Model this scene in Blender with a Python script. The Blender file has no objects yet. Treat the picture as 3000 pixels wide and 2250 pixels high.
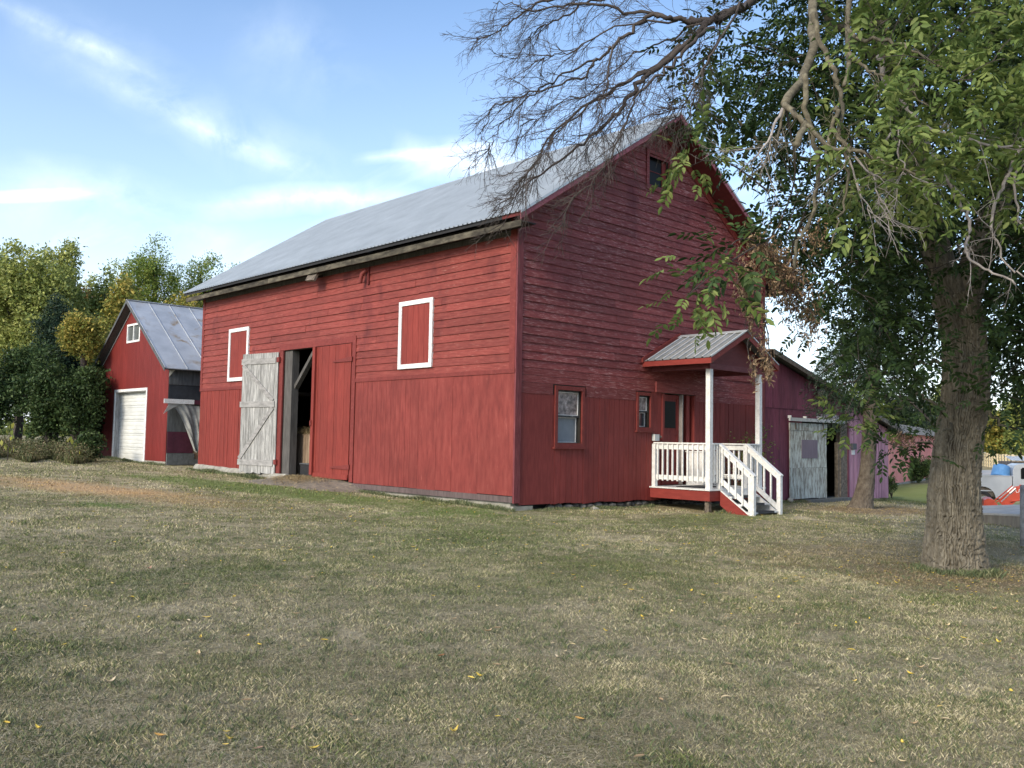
import bpy, bmesh, math, random
import numpy as np
from mathutils import Vector, Matrix
random.seed(7); rng = np.random.default_rng(7)
SC = bpy.context.scene; COL = SC.collection
rad = math.radians

# ------------------------------------------------------------------ camera
CAM = np.array([-13.158, -13.706, 0.0]); FPX = 2633.3      # focal length in pixels of a 3000 px wide frame
def _rot(yaw, pitch, roll):
    f = np.array([math.sin(yaw)*math.cos(pitch), math.cos(yaw)*math.cos(pitch), math.sin(pitch)])
    r0 = np.array([math.cos(yaw), -math.sin(yaw), 0]); u0 = np.cross(r0, f)
    r = r0*math.cos(roll)+u0*math.sin(roll); u = -r0*math.sin(roll)+u0*math.cos(roll)
    return r, u, f
RT, UP, FW = _rot(rad(43.594), rad(3.528), rad(1.033))
cam_d = bpy.data.cameras.new('camera'); cam = bpy.data.objects.new('camera', cam_d); COL.objects.link(cam)
cam_d.sensor_width = 36; cam_d.lens = FPX/3000*36; cam_d.clip_start = 0.05; cam_d.clip_end = 2000
M3 = Matrix(((RT[0], UP[0], -FW[0], CAM[0]), (RT[1], UP[1], -FW[1], CAM[1]), (RT[2], UP[2], -FW[2], CAM[2]), (0, 0, 0, 1)))
cam.matrix_world = M3; SC.camera = cam
def at(px, py, d):                                          # surveyed point: bearing px, py at distance d along the view
    return CAM + (RT*(px-1500)/FPX - UP*(py-1125)/FPX + FW)*d

# ------------------------------------------------------------------ sky and sun
SUN_EL, SUN_AZ = 30.0, 262.0                                # degrees; azimuth clockwise from +Y
w = bpy.data.worlds.new('World'); SC.world = w; w.use_nodes = True
nt = w.node_tree; nt.nodes.clear()
def nd(nt, t, **k):
    n = nt.nodes.new(t)
    for a, b in k.items():
        if a.startswith('i_'):
            key = a[2:]; key = int(key) if key.isdigit() else key
            n.inputs[key].default_value = b
        else: setattr(n, a, b)
    return n
def ramp(nt, fac, stops, interp='LINEAR'):
    r = nt.nodes.new('ShaderNodeValToRGB'); r.color_ramp.interpolation = interp
    e = r.color_ramp.elements
    while len(e) < len(stops): e.new(0.5)
    for i, (p, c) in enumerate(stops):
        e[i].position = p; e[i].color = (*c, 1) if len(c) == 3 else c
    nt.links.new(fac, r.inputs[0]); return r.outputs[0]
def G(v): return (v, v, v)
def mixc(nt, fac, a, b, blend='MIX'):
    m = nt.nodes.new('ShaderNodeMix'); m.data_type = 'RGBA'; m.blend_type = blend
    for s, v in ((m.inputs[0], fac), (m.inputs[6], a), (m.inputs[7], b)):
        if isinstance(v, (int, float)): s.default_value = v
        elif isinstance(v, tuple): s.default_value = (*v, 1)
        else: nt.links.new(v, s)
    return m.outputs[2]
def vmath(nt, op, a, b=None):
    m = nt.nodes.new('ShaderNodeMath'); m.operation = op
    for s, v in ((m.inputs[0], a), (m.inputs[1], b)):
        if v is None: continue
        if isinstance(v, (int, float)): s.default_value = v
        else: nt.links.new(v, s)
    return m.outputs[0]
def noise(nt, vec, scale, detail=4, rough=.55, dist=0.0):
    n = nd(nt, 'ShaderNodeTexNoise'); n.inputs['Scale'].default_value = scale; n.inputs['Detail'].default_value = detail
    n.inputs['Roughness'].default_value = rough; n.inputs['Distortion'].default_value = dist
    if vec is not None: nt.links.new(vec, n.inputs['Vector'])
    return n.outputs['Fac']
def mapping(nt, vec, scale=(1, 1, 1), rot=(0, 0, 0), loc=(0, 0, 0)):
    m = nd(nt, 'ShaderNodeMapping'); m.inputs['Scale'].default_value = scale; m.inputs['Rotation'].default_value = rot
    m.inputs['Location'].default_value = loc; nt.links.new(vec, m.inputs['Vector']); return m.outputs[0]
sky = nd(nt, 'ShaderNodeTexSky'); sky.sky_type = 'NISHITA'; sky.sun_disc = False
sky.sun_elevation = rad(SUN_EL); sky.sun_rotation = rad(SUN_AZ); sky.air_density = 1.0; sky.dust_density = 1.2; sky.ozone_density = 1.2
tc = nd(nt, 'ShaderNodeTexCoord')
sep = nd(nt, 'ShaderNodeSeparateXYZ'); nt.links.new(tc.outputs['Generated'], sep.inputs[0])
# thin cirrus: project the sky direction on a high flat layer so streaks shrink towards the horizon
zc = vmath(nt, 'ADD', vmath(nt, 'MAXIMUM', sep.outputs[2], 0.0), 0.10)
cx = vmath(nt, 'DIVIDE', sep.outputs[0], zc); cy = vmath(nt, 'DIVIDE', sep.outputs[1], zc)
cmb = nd(nt, 'ShaderNodeCombineXYZ'); nt.links.new(cx, cmb.inputs[0]); nt.links.new(cy, cmb.inputs[1])
cv = cmb.outputs[0]
streak = noise(nt, mapping(nt, cv, (0.9, 0.22, 1), (0, 0, rad(12)), (3.1, 1.7, 0)), 1.6, 8, .58, .5)
broad = noise(nt, mapping(nt, cv, (.5, .5, 1), (0, 0, 0), (1.3, 4.2, 0)), 0.8, 3, .5)
cm = vmath(nt, 'MULTIPLY', ramp(nt, streak, [(.50, G(0)), (.78, G(1))]), ramp(nt, broad, [(.35, G(.15)), (.65, G(1))]))
hz = ramp(nt, sep.outputs[2], [(.0, G(.66)), (.10, G(.46)), (.24, G(.12)), (.45, G(0))])
cm2 = vmath(nt, 'MINIMUM', vmath(nt, 'ADD', vmath(nt, 'MULTIPLY', cm, .5), hz), .9)
skyc = mixc(nt, 1.0, sky.outputs[0], (.92, .99, 1.06), 'MULTIPLY')
def dirv(px, py): v = RT*(px-1500)/FPX-UP*(py-1125)/FPX+FW; return v/np.linalg.norm(v)
def band(pa, pb, wd, nsc, thr, amp):                        # a long feathered cirrus streak lying along a great circle of the sky
    a, b = dirv(*pa), dirv(*pb); n_ = np.cross(a, b); n_ /= np.linalg.norm(n_); mid_ = (a+b)/2; mid_ /= np.linalg.norm(mid_); hl = math.acos(float(a.dot(b)))/2
    def dot(v): d_ = nd(nt, 'ShaderNodeVectorMath', operation='DOT_PRODUCT'); nt.links.new(tc.outputs['Generated'], d_.inputs[0]); d_.inputs[1].default_value = tuple(v); return d_.outputs['Value']
    wob = vmath(nt, 'MULTIPLY', vmath(nt, 'SUBTRACT', noise(nt, tc.outputs['Generated'], 4.5, 4), .5), wd*3.0)
    x_ = vmath(nt, 'DIVIDE', vmath(nt, 'ADD', dot(n_), wob), wd); g_ = ramp(nt, vmath(nt, 'ABSOLUTE', x_), [(0, G(1)), (.35, G(.55)), (1, G(0))])
    e_ = ramp(nt, dot(mid_), [(math.cos(hl*1.15), G(0)), (math.cos(hl*.7), G(1))]); q_ = noise(nt, tc.outputs['Generated'], nsc, 8, .62, .4)
    return vmath(nt, 'MULTIPLY', vmath(nt, 'MULTIPLY', g_, e_), vmath(nt, 'MULTIPLY', ramp(nt, q_, [(thr, G(0)), (thr+.30, G(1))]), amp))
for args in (((60, 30), (1000, 560), .050, 11, .40, .22), ((330, 240), (860, 500), .018, 22, .36, .36), ((120, 60), (330, 160), .014, 24, .34, .3), ((-100, 560), (700, 700), .04, 10, .36, .28), ((640, 600), (1180, 580), .018, 14, .30, .6), ((-60, 577), (75, 578), .007, 8, .2, .8), ((1200, 460), (1560, 500), .030, 10, .26, .8), ((700, 60), (1300, 420), .06, 8, .45, .16), ((1200, 455), (1330, 440), .008, 14, .25, .5)):
    cm2 = vmath(nt, 'MINIMUM', vmath(nt, 'ADD', cm2, band(*args)), .92)
skyf = mixc(nt, cm2, skyc, (6.2, 6.7, 7.3))
bg = nd(nt, 'ShaderNodeBackground'); bg.inputs[1].default_value = 0.15
nt.links.new(skyf, bg.inputs[0]); out = nd(nt, 'ShaderNodeOutputWorld'); nt.links.new(bg.outputs[0], out.inputs[0])
sd = bpy.data.lights.new('sun', 'SUN'); sd.energy = 2.2; sd.angle = rad(18); sd.color = (1, .87, .68)
so = bpy.data.objects.new('sun', sd); COL.objects.link(so)
az, el = rad(SUN_AZ), rad(SUN_EL)
so.rotation_euler = Vector((math.sin(az)*math.cos(el), math.cos(az)*math.cos(el), math.sin(el))).to_track_quat('Z', 'Y').to_euler()
SC.view_settings.view_transform = 'Standard'; SC.view_settings.look = 'None'
SC.view_settings.exposure = 0.80; SC.view_settings.gamma = 1.0
SC.render.engine = 'CYCLES'; SC.render.film_transparent = False
SC.cycles.max_bounces = 6; SC.cycles.diffuse_bounces = 3; SC.cycles.transparent_max_bounces = 6

# ------------------------------------------------------------------ object helpers
def tag(o, label=None, cat=None, group=None, kind=None):
    for k, v in (('label', label), ('category', cat), ('group', group), ('kind', kind)):
        if v: o[k] = v
    return o
def thing(name, loc, label, cat, group=None, rz=0.0):
    o = bpy.data.objects.new(name, None); COL.objects.link(o); o.location = loc; o.rotation_euler = (0, 0, rz)
    o.empty_display_size = .3
    return tag(o, label, cat, group)
def wloc(o):
    v = Vector((0, 0, 0))
    while o is not None: v = v+o.location; o = o.parent
    return v
class MB:
    def __init__(s): s.v = []; s.f = []; s.m = []
    def cut(s): s.m.append((len(s.v), len(s.f))); return s   # what follows is a piece of its own
    def add(s, V, F):
        b = len(s.v); s.v.extend([tuple(map(float, p)) for p in V]); s.f.extend([tuple(b+i for i in f) for f in F])
    def hexa(s, P): s.add(P, [(0, 3, 2, 1), (4, 5, 6, 7), (0, 1, 5, 4), (1, 2, 6, 5), (2, 3, 7, 6), (3, 0, 4, 7)])
    def box(s, x0, x1, y0, y1, z0, z1):
        x0, x1 = sorted((x0, x1)); y0, y1 = sorted((y0, y1)); z0, z1 = sorted((z0, z1))
        s.hexa([(x0, y0, z0), (x1, y0, z0), (x1, y1, z0), (x0, y1, z0), (x0, y0, z1), (x1, y0, z1), (x1, y1, z1), (x0, y1, z1)])
    def bar(s, p, q, w, h, up=(0, 0, 1)):
        p, q, up = Vector(p), Vector(q), Vector(up); d = (q-p).normalized()
        a = d.cross(up).normalized()*(w/2); b = a.cross(d).normalized()*(h/2)
        s.hexa([p-a-b, p+a-b, q+a-b, q-a-b, p-a+b, p+a+b, q+a+b, q-a+b])
    def prism(s, poly, vec):
        n = len(poly); P = [Vector(p) for p in poly]; v = Vector(vec)
        s.add(P+[p+v for p in P], [tuple(range(n))[::-1], tuple(range(n, 2*n))]+[(i, (i+1) % n, n+(i+1) % n, n+i) for i in range(n)])
    def tube(s, pts, rr, n=8, cap=True):
        P = [Vector(p) for p in pts]
        if isinstance(rr, (int, float)): rr = [rr]*len(P)
        V = []; F = []; ref = Vector((0, 0, 1))
        for i, p in enumerate(P):
            d = (P[min(i+1, len(P)-1)]-P[max(i-1, 0)])
            d = d.normalized() if d.length > 1e-9 else Vector((0, 0, 1))
            if i == 0:
                ref = Vector((0, 0, 1)) if abs(d.z) < .9 else Vector((1, 0, 0)); a = d.cross(ref).normalized()
            else:
                a = (a-d*a.dot(d)); a = a.normalized() if a.length > 1e-6 else d.orthogonal().normalized()
            b = d.cross(a)
            for k in range(n):
                t = 2*math.pi*k/n; V.append(p+(a*math.cos(t)+b*math.sin(t))*rr[i])
        for i in range(len(P)-1):
            for k in range(n):
                F.append((i*n+k, i*n+(k+1) % n, (i+1)*n+(k+1) % n, (i+1)*n+k))
        if cap and n > 2: F += [tuple(range(n))[::-1], tuple(range((len(P)-1)*n, len(P)*n))]
        s.add(V, F)
    def lathe(s, prof, n=16, M=None):
        V = []; F = []
        for r, z in prof:
            for k in range(n):
                t = 2*math.pi*k/n; V.append(Vector((r*math.cos(t), r*math.sin(t), z)))
        m = len(prof)
        for i in range(m-1):
            for k in range(n): F.append((i*n+k, i*n+(k+1) % n, (i+1)*n+(k+1) % n, (i+1)*n+k))
        if M is not None: V = [M @ v for v in V]
        s.add(V, F)
    def rock(s, c, r, seed=0, sub=2):
        bm = bmesh.new(); bmesh.ops.create_icosphere(bm, subdivisions=sub, radius=1)
        rs = random.Random(seed); off = [Vector((rs.uniform(-1, 1), rs.uniform(-1, 1), rs.uniform(-1, 1))).normalized() for _ in range(9)]
        bm.verts.ensure_lookup_table(); V = []
        for v in bm.verts:
            k = 1.0
            for o in off:
                dd = v.co.dot(o)
                if dd > .72: k = min(k, .72/dd)
            co = v.co*k*(1+rs.uniform(-.03, .03)); V.append((c[0]+co.x*r[0], c[1]+co.y*r[1], c[2]+co.z*r[2]))
        s.add(V, [tuple(x.index for x in f.verts) for f in bm.faces]); bm.free()
    def build(s, name, mat, parent=None, smooth=False, label=None):
        if s.m:
            E = [(0, 0)]+s.m+[(len(s.v), len(s.f))]; o = None
            for (v0, f0), (v1, f1) in zip(E, E[1:]):
                if f1 > f0:
                    t_ = MB(); t_.v = s.v[v0:v1]; t_.f = [tuple(i-v0 for i in f) for f in s.f[f0:f1]]; r = t_.build(name, mat, parent, smooth, label); o = o or r
            return o
        me = bpy.data.meshes.new(name)
        off = wloc(parent) if parent is not None else Vector((0, 0, 0))
        V = [(a-off.x, b-off.y, c-off.z) for a, b, c in s.v] if off.length else s.v
        me.from_pydata(V, [], s.f)
        if len(s.f) < 40000:
            bm = bmesh.new(); bm.from_mesh(me); bmesh.ops.recalc_face_normals(bm, faces=bm.faces); bm.to_mesh(me); bm.free()
        if smooth: me.polygons.foreach_set('use_smooth', [True]*len(me.polygons))
        me.materials.append(mat); me.update()
        o = bpy.data.objects.new(name, me); COL.objects.link(o)
        if parent is not None: o.parent = parent
        if label: o['label'] = label
        return o
def npmesh(name, V, loops, nper, mat, parent=None, smooth=False):  # big meshes straight from arrays
    me = bpy.data.meshes.new(name); V = np.asarray(V, dtype=np.float64)
    if parent is not None: V = V-np.array(wloc(parent))
    nf = len(loops)//nper
    me.vertices.add(len(V)); me.vertices.foreach_set('co', V.astype(np.float32).ravel())
    me.loops.add(len(loops)); me.loops.foreach_set('vertex_index', np.asarray(loops, dtype=np.int32))
    me.polygons.add(nf); me.polygons.foreach_set('loop_start', np.arange(0, nf*nper, nper, dtype=np.int32))
    me.polygons.foreach_set('loop_total', np.full(nf, nper, dtype=np.int32))
    if smooth: me.polygons.foreach_set('use_smooth', np.ones(nf, dtype=bool))
    me.materials.append(mat); me.update(calc_edges=True); me.validate()
    o = bpy.data.objects.new(name, me); COL.objects.link(o)
    if parent is not None: o.parent = parent
    return o
def copy_tree(o, parent=None):
    c = o.copy(); COL.objects.link(c)
    if parent is not None: c.parent = parent
    for ch in list(o.children): copy_tree(ch, c)
    return c
def gz(x, y):                                               # the lie of the land
    z = -1.5+.02*y-.018*x
    z = np.clip(z, -2.05, -.75)
    dip = .36*np.exp(-(((x-27)/8.)**2+((y+2)/7.)**2))*(1/(1+np.exp(-(x-17)/1.5)))
    und = .025*np.sin(x*.9+1.3*np.sin(y*.5))*np.cos(y*.7+.6*x)
    return z-dip+und

# ------------------------------------------------------------------ materials
def newmat(name):
    m = bpy.data.materials.new(name); m.use_nodes = True; nt = m.node_tree
    b = nt.nodes['Principled BSDF']; return m, nt, b
def paint(name, stops, stretch=(1, 1, 1), sc=6, detail=7, wear=None, wt=(.6, .7), wsc=None, rough=.7, island=.12, patch=.12, bump=.15, bsc=None, metallic=0.0, wear2=None, w2t=(.66, .74), w2sc=1.2, spec=.35):
    """painted or bare surface: colour ramp on stretched noise, worn spots, piece-to-piece variation"""
    m, nt, b = newmat(name); L = nt.links
    co = nd(nt, 'ShaderNodeTexCoord').outputs['Object']
    v = mapping(nt, co, stretch)
    geo = nd(nt, 'ShaderNodeNewGeometry'); ri = geo.outputs['Random Per Island']
    # shift the pattern for each board so the grain does not run on across joints
    sh = nd(nt, 'ShaderNodeVectorMath', operation='ADD'); L.new(v, sh.inputs[0])
    cb = nd(nt, 'ShaderNodeCombineXYZ')
    for i, k in enumerate((37., 53., 71.)): L.new(vmath(nt, 'MULTIPLY', ri, k), cb.inputs[i])
    L.new(cb.outputs[0], sh.inputs[1]); v = sh.outputs[0]
    n1 = noise(nt, v, sc, detail, .6)
    c = ramp(nt, n1, stops)
    if wear:
        n2 = noise(nt, v, wsc or sc*1.7, 6, .65, .3)
        big = noise(nt, co, .55, 3)
        f = vmath(nt, 'MULTIPLY', ramp(nt, n2, [(wt[0], G(0)), (wt[1], G(1))]), ramp(nt, big, [(.38, G(.25)), (.6, G(1))]))
        c = mixc(nt, f, c, wear)
    if wear2:
        n3 = noise(nt, mapping(nt, co, (1, 1, .6)), w2sc, 5, .6)
        c = mixc(nt, ramp(nt, n3, [(w2t[0], G(0)), (w2t[1], G(1))]), c, wear2)
    hs = nd(nt, 'ShaderNodeHueSaturation'); L.new(c, hs.inputs['Color'])
    big2 = noise(nt, co, .8, 3)
    val = vmath(nt, 'ADD', vmath(nt, 'MULTIPLY', vmath(nt, 'SUBTRACT', ri, .5), island*2), vmath(nt, 'ADD', vmath(nt, 'MULTIPLY', vmath(nt, 'SUBTRACT', big2, .5), patch*4), 1.0))
    L.new(val, hs.inputs['Value']); L.new(hs.outputs[0], b.inputs['Base Color'])
    b.inputs['Roughness'].default_value = rough; b.inputs['Metallic'].default_value = metallic
    b.inputs['Specular IOR Level'].default_value = spec
    if bump:
        bn = noise(nt, v, bsc or sc*3, 6, .7); bp = nd(nt, 'ShaderNodeBump'); bp.inputs['Strength'].default_value = bump
        bp.inputs['Distance'].default_value = .02; L.new(bn, bp.inputs['Height']); L.new(bp.outputs[0], b.inputs['Normal'])
    return m
R0 = [(.25, (.135, .018, .016)), (.5, (.225, .033, .027)), (.75, (.30, .052, .042))]
M = {}
M['red_clap_y'] = paint('red clapboard side', [(.25, (.125, .021, .017)), (.5, (.195, .036, .028)), (.78, (.25, .060, .046))], (7, .8, 7), 4, wear=(.31, .125, .10), wt=(.57, .71), wsc=7, island=.17, wear2=(.11, .018, .017), w2t=(.6, .72), w2sc=.9)
M['red_clap_x'] = paint('red clapboard gable', [(.25, (.120, .021, .022)), (.5, (.185, .037, .036)), (.78, (.25, .070, .066))], (.8, 7, 7), 4, wear=(.40, .21, .20), wt=(.52, .66), wsc=7, island=.20, wear2=(.125, .022, .026), w2t=(.56, .7), w2sc=.8)
M['red_vert'] = paint('red vertical siding', [(.25, (.14, .019, .015)), (.5, (.195, .029, .021)), (.8, (.24, .044, .032))], (7, 7, .8), 3, wear=(.38, .11, .08), wt=(.66, .78), wsc=5, island=.10)
M['red_ply'] = paint('red plywood siding', [(.25, (.12, .019, .016)), (.5, (.185, .032, .026)), (.8, (.235, .052, .042))], (3, 3, .7), 3.2, wear=(.37, .12, .10), wt=(.62, .78), wsc=4, island=.06, patch=.16)
M['red_gable_vert'] = paint('red gable vertical siding', [(.25, (.13, .020, .018)), (.5, (.185, .030, .026)), (.8, (.24, .046, .040))], (6, 6, .8), 3, wear=(.3, .1, .09), wt=(.7, .8), island=.09)
M['red_trim'] = paint('red trim', [(.25, (.12, .019, .016)), (.6, (.17, .030, .025)), (.85, (.22, .052, .043))], (3, 3, 3), 4, wear=(.36, .16, .14), wt=(.62, .74), island=.12)
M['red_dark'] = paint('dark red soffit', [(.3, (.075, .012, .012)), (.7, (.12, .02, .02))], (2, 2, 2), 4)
M['red_porch'] = paint('red porch paint', [(.3, (.17, .022, .018)), (.7, (.235, .036, .028))], (1, 1, 4), 4, island=.08)
M['plum_trim'] = paint('faded plum trim', [(.3, (.17, .045, .06)), (.7, (.28, .09, .11))], (2, 2, 2), 6, wear=(.45, .36, .36), wt=(.6, .75))
M['white'] = paint('white paint', [(.3, (.55, .555, .545)), (.6, (.72, .73, .73))], (3, 3, 3), 5, island=.07, patch=.08, bump=.1, wear=(.40, .39, .35), wt=(.58, .70), wsc=11)
M['greywood'] = paint('bare grey wood', [(.2, (.08, .08, .08)), (.42, (.21, .21, .205)), (.6, (.40, .40, .39)), (.8, (.54, .54, .53))], (9, 9, .7), 3.0, wear=(.19, .185, .18), wt=(.55, .62), wsc=9, island=.18, rough=.9, bump=.4)
M['greywood_x'] = paint('bare grey brace', [(.25, (.15, .148, .145)), (.5, (.27, .265, .26)), (.8, (.40, .39, .38))], (6, 1.2, 4), 3, island=.15, rough=.9, bump=.3)
M['oldwood'] = paint('old weathered board', [(.25, (.05, .043, .036)), (.5, (.13, .11, .09)), (.75, (.24, .205, .165))], (2.5, 2.5, 2.5), 4, island=.2, rough=.95, bump=.3)
M['darkwood'] = paint('dark barn timber', [(.25, (.045, .042, .04)), (.6, (.10, .095, .09)), (.8, (.17, .16, .15))], (6, 6, .7), 3, island=.2, rough=.95, bump=.3)
M['brownwood'] = paint('brown stall boards', [(.25, (.10, .07, .045)), (.6, (.24, .175, .12)), (.8, (.36, .28, .20))], (7, 7, .7), 3, island=.25, rough=.95, bump=.3)
M['galv'] = paint('ribbed galvanised steel', [(.3, (.42, .45, .46)), (.7, (.53, .56, .57))], (1, 1, 1), 1.4, island=.02, patch=.03, rough=.45, metallic=.35, bump=.03, wear=(.26, .27, .27), wt=(.66, .8), wsc=3, spec=.5)
M['galv_old'] = paint('old rusting steel', [(.3, (.33, .36, .40)), (.55, (.43, .46, .50)), (.8, (.52, .55, .58))], (1, 1, 1), 1.2, island=.02, rough=.5, metallic=.3, bump=.06, wear=(.27, .20, .12), wt=(.54, .70), wsc=1.9, patch=.10)
M['concrete'] = paint('rough concrete', [(.25, (.17, .16, .14)), (.55, (.30, .29, .25)), (.8, (.42, .40, .35))], (1, 1, 1), 5, island=.1, rough=.95, bump=.5, wear=(.13, .12, .10), wt=(.6, .72))
M['block'] = paint('grey concrete block', [(.25, (.085, .09, .09)), (.6, (.13, .138, .14)), (.8, (.18, .185, .185))], (1, 1, 1), 9, island=.15, rough=.95, bump=.4)
M['stone'] = paint('field stone', [(.25, (.05, .05, .047)), (.55, (.115, .112, .105)), (.8, (.21, .20, .18))], (1, 1, 1), 6, island=.45, rough=.95, bump=.5)
M['black'] = paint('black', [(.3, (.012, .012, .013)), (.7, (.022, .022, .024))], island=.1)
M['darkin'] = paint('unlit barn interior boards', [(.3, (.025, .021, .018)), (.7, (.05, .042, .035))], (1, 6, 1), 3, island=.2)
M['tarpaper'] = paint('dark tar paper', [(.3, (.022, .026, .032)), (.7, (.04, .046, .055))], (1, 1, 1), 5, island=.1, wear=(.11, .11, .11), wt=(.68, .76))
M['greypanel'] = paint('grey streaked panel', [(.3, (.05, .055, .06)), (.7, (.12, .128, .135))], (5, 5, .8), 3, island=.1)
M['plum'] = paint('plum barn boards', [(.25, (.085, .018, .034)), (.5, (.145, .034, .06)), (.8, (.22, .06, .10))], (7, 7, .7), 3.2, wear=(.30, .12, .17), wt=(.62, .76), wsc=6, island=.2, rough=.75)
M['plum_panel'] = paint('plum panel', [(.3, (.06, .014, .028)), (.7, (.10, .024, .045))], (1, 1, 1), 5, wear=(.3, .2, .24), wt=(.72, .76), wsc=16, island=.05)
M['orchid'] = paint('faded orchid barn boards', [(.25, (.27, .11, .155)), (.5, (.40, .20, .26)), (.8, (.54, .33, .39))], (7, 7, .7), 3.2, wear=(.16, .05, .09), wt=(.6, .76), wsc=6, island=.25, rough=.75)
M['pinkmetal'] = paint('faded pink metal siding', [(.3, (.64, .24, .22)), (.7, (.76, .36, .33))], (3, 3, .25), 2, island=.10, rough=.6, bump=.03)
M['garage_red'] = paint('red ribbed siding', [(.3, (.14, .017, .015)), (.7, (.19, .025, .021))], (6, 6, .5), 2.5, island=.06, rough=.6, wear=(.55, .42, .38), wt=(.73, .75), wsc=5, bump=.06)
M['whitedoor'] = paint('white steel door', [(.3, (.56, .58, .57)), (.7, (.68, .70, .69))], (1, .6, 3), 3, island=.03, rough=.5, bump=.03)
M['peelwhite'] = paint('peeling white door', [(.30, (.13, .125, .11)), (.45, (.30, .30, .27)), (.55, (.46, .50, .47)), (.75, (.60, .65, .62))], (3.5, 3.5, .9), 3.5, island=.1, rough=.9, wear=(.16, .155, .14), wt=(.56, .62), wsc=9, bump=.25, detail=9)
M['mauve'] = paint('mauve board', [(.3, (.155, .125, .165)), (.7, (.21, .175, .22))], (5, 5, .7), 3, island=.05)
M['tarp'] = paint('silver grey tarp', [(.3, (.25, .255, .24)), (.6, (.36, .365, .345)), (.8, (.47, .475, .45))], (1, 1, 2), 3, rough=.55, bump=.1)
M['shingle'] = paint('old grey shingles', [(.25, (.07, .066, .058)), (.55, (.14, .132, .118)), (.8, (.25, .24, .22))], (1, 1, 1), 6, island=.3, rough=.95, bump=.4)
M['hay'] = paint('straw', [(.3, (.28, .20, .10)), (.7, (.50, .40, .22))], (1, 1, 1), 9, island=.35, rough=.9)
M['hayloose'] = M['hay']
M['galv_darkened'] = paint('darkened ribbed steel', [(.3, (.20, .21, .21)), (.7, (.30, .31, .31))], (1, 1, 1), 4, island=0, patch=.1, rough=.6, metallic=.2, bump=.05, wear=(.10, .10, .08), wt=(.62, .72), wsc=7)  # porch sheet darkened to set off the painted sky reflection on its ribs
M['galv_rib_sheen'] = paint('sky sheen steel rib', [(.3, (.62, .64, .66)), (.7, (.72, .74, .76))], island=0, rough=.4, metallic=.3, bump=0)  # sky reflection on the ribs, put into a lighter colour
M['mat'] = paint('grey tread mat', [(.3, (.05, .052, .056)), (.7, (.085, .087, .092))], sc=20, rough=.9)
M['plastic_grey'] = paint('grey enclosure', [(.3, (.40, .42, .42)), (.7, (.50, .52, .52))], rough=.5, bump=0)
M['barkt'] = None
M['blue'] = paint('blue plastic', [(.3, (.10, .26, .50)), (.7, (.16, .36, .62))], rough=.45, bump=0)
M['carwhite'] = paint('white truck paint', [(.3, (.42, .44, .46)), (.7, (.52, .54, .56))], sc=1.5, rough=.3, bump=0, island=0, wear=(.45, .44, .42), wt=(.7, .8))
M['rubber'] = paint('tyre rubber', [(.3, (.018, .018, .019)), (.7, (.04, .04, .042))], rough=.85)
M['chrome'] = paint('dull chrome', [(.3, (.45, .46, .47)), (.7, (.6, .6, .6))], rough=.3, metallic=.8, bump=0)
M['orange'] = paint('orange red loader', [(.3, (.42, .05, .025)), (.7, (.52, .075, .035))], rough=.45, bump=0, wear=(.35, .06, .03), wt=(.66, .75))
M['fencewood'] = paint('tan fence wood', [(.3, (.42, .35, .22)), (.7, (.58, .50, .34))], (1, 1, 4), 6, island=.25, rough=.9)
M['bluemetal'] = paint('pale blue car', [(.3, (.33, .38, .48)), (.7, (.42, .47, .56))], rough=.35, bump=0)
M['letter'] = paint('white lettering', [(.3, (.7, .7, .7)), (.7, (.8, .8, .8))], bump=0)
def glassmat(name, col, rough=.08, sp=.9):
    m, nt, b = newmat(name)
    b.inputs['Base Color'].default_value = (*col, 1); b.inputs['Roughness'].default_value = rough
    b.inputs['Specular IOR Level'].default_value = sp; b.inputs['Coat Weight'].default_value = .6 if sp > .5 else 0; b.inputs['Coat Roughness'].default_value = .05
    return m
M['glass'] = glassmat('window glass', (.05, .06, .07)); M['glassdark'] = glassmat('dark window glass', (.006, .006, .007), .35, .12)
M['curtain'] = paint('pale blue blind', [(.3, (.16, .19, .22)), (.7, (.24, .27, .30))], (1, 1, 1), 3, bump=0)
M['frost'] = paint('mottled obscured glass', [(.35, (.10, .085, .08)), (.55, (.30, .25, .24)), (.75, (.55, .50, .47))], (1, 1, 1), 9, rough=.4, bump=0)
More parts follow.
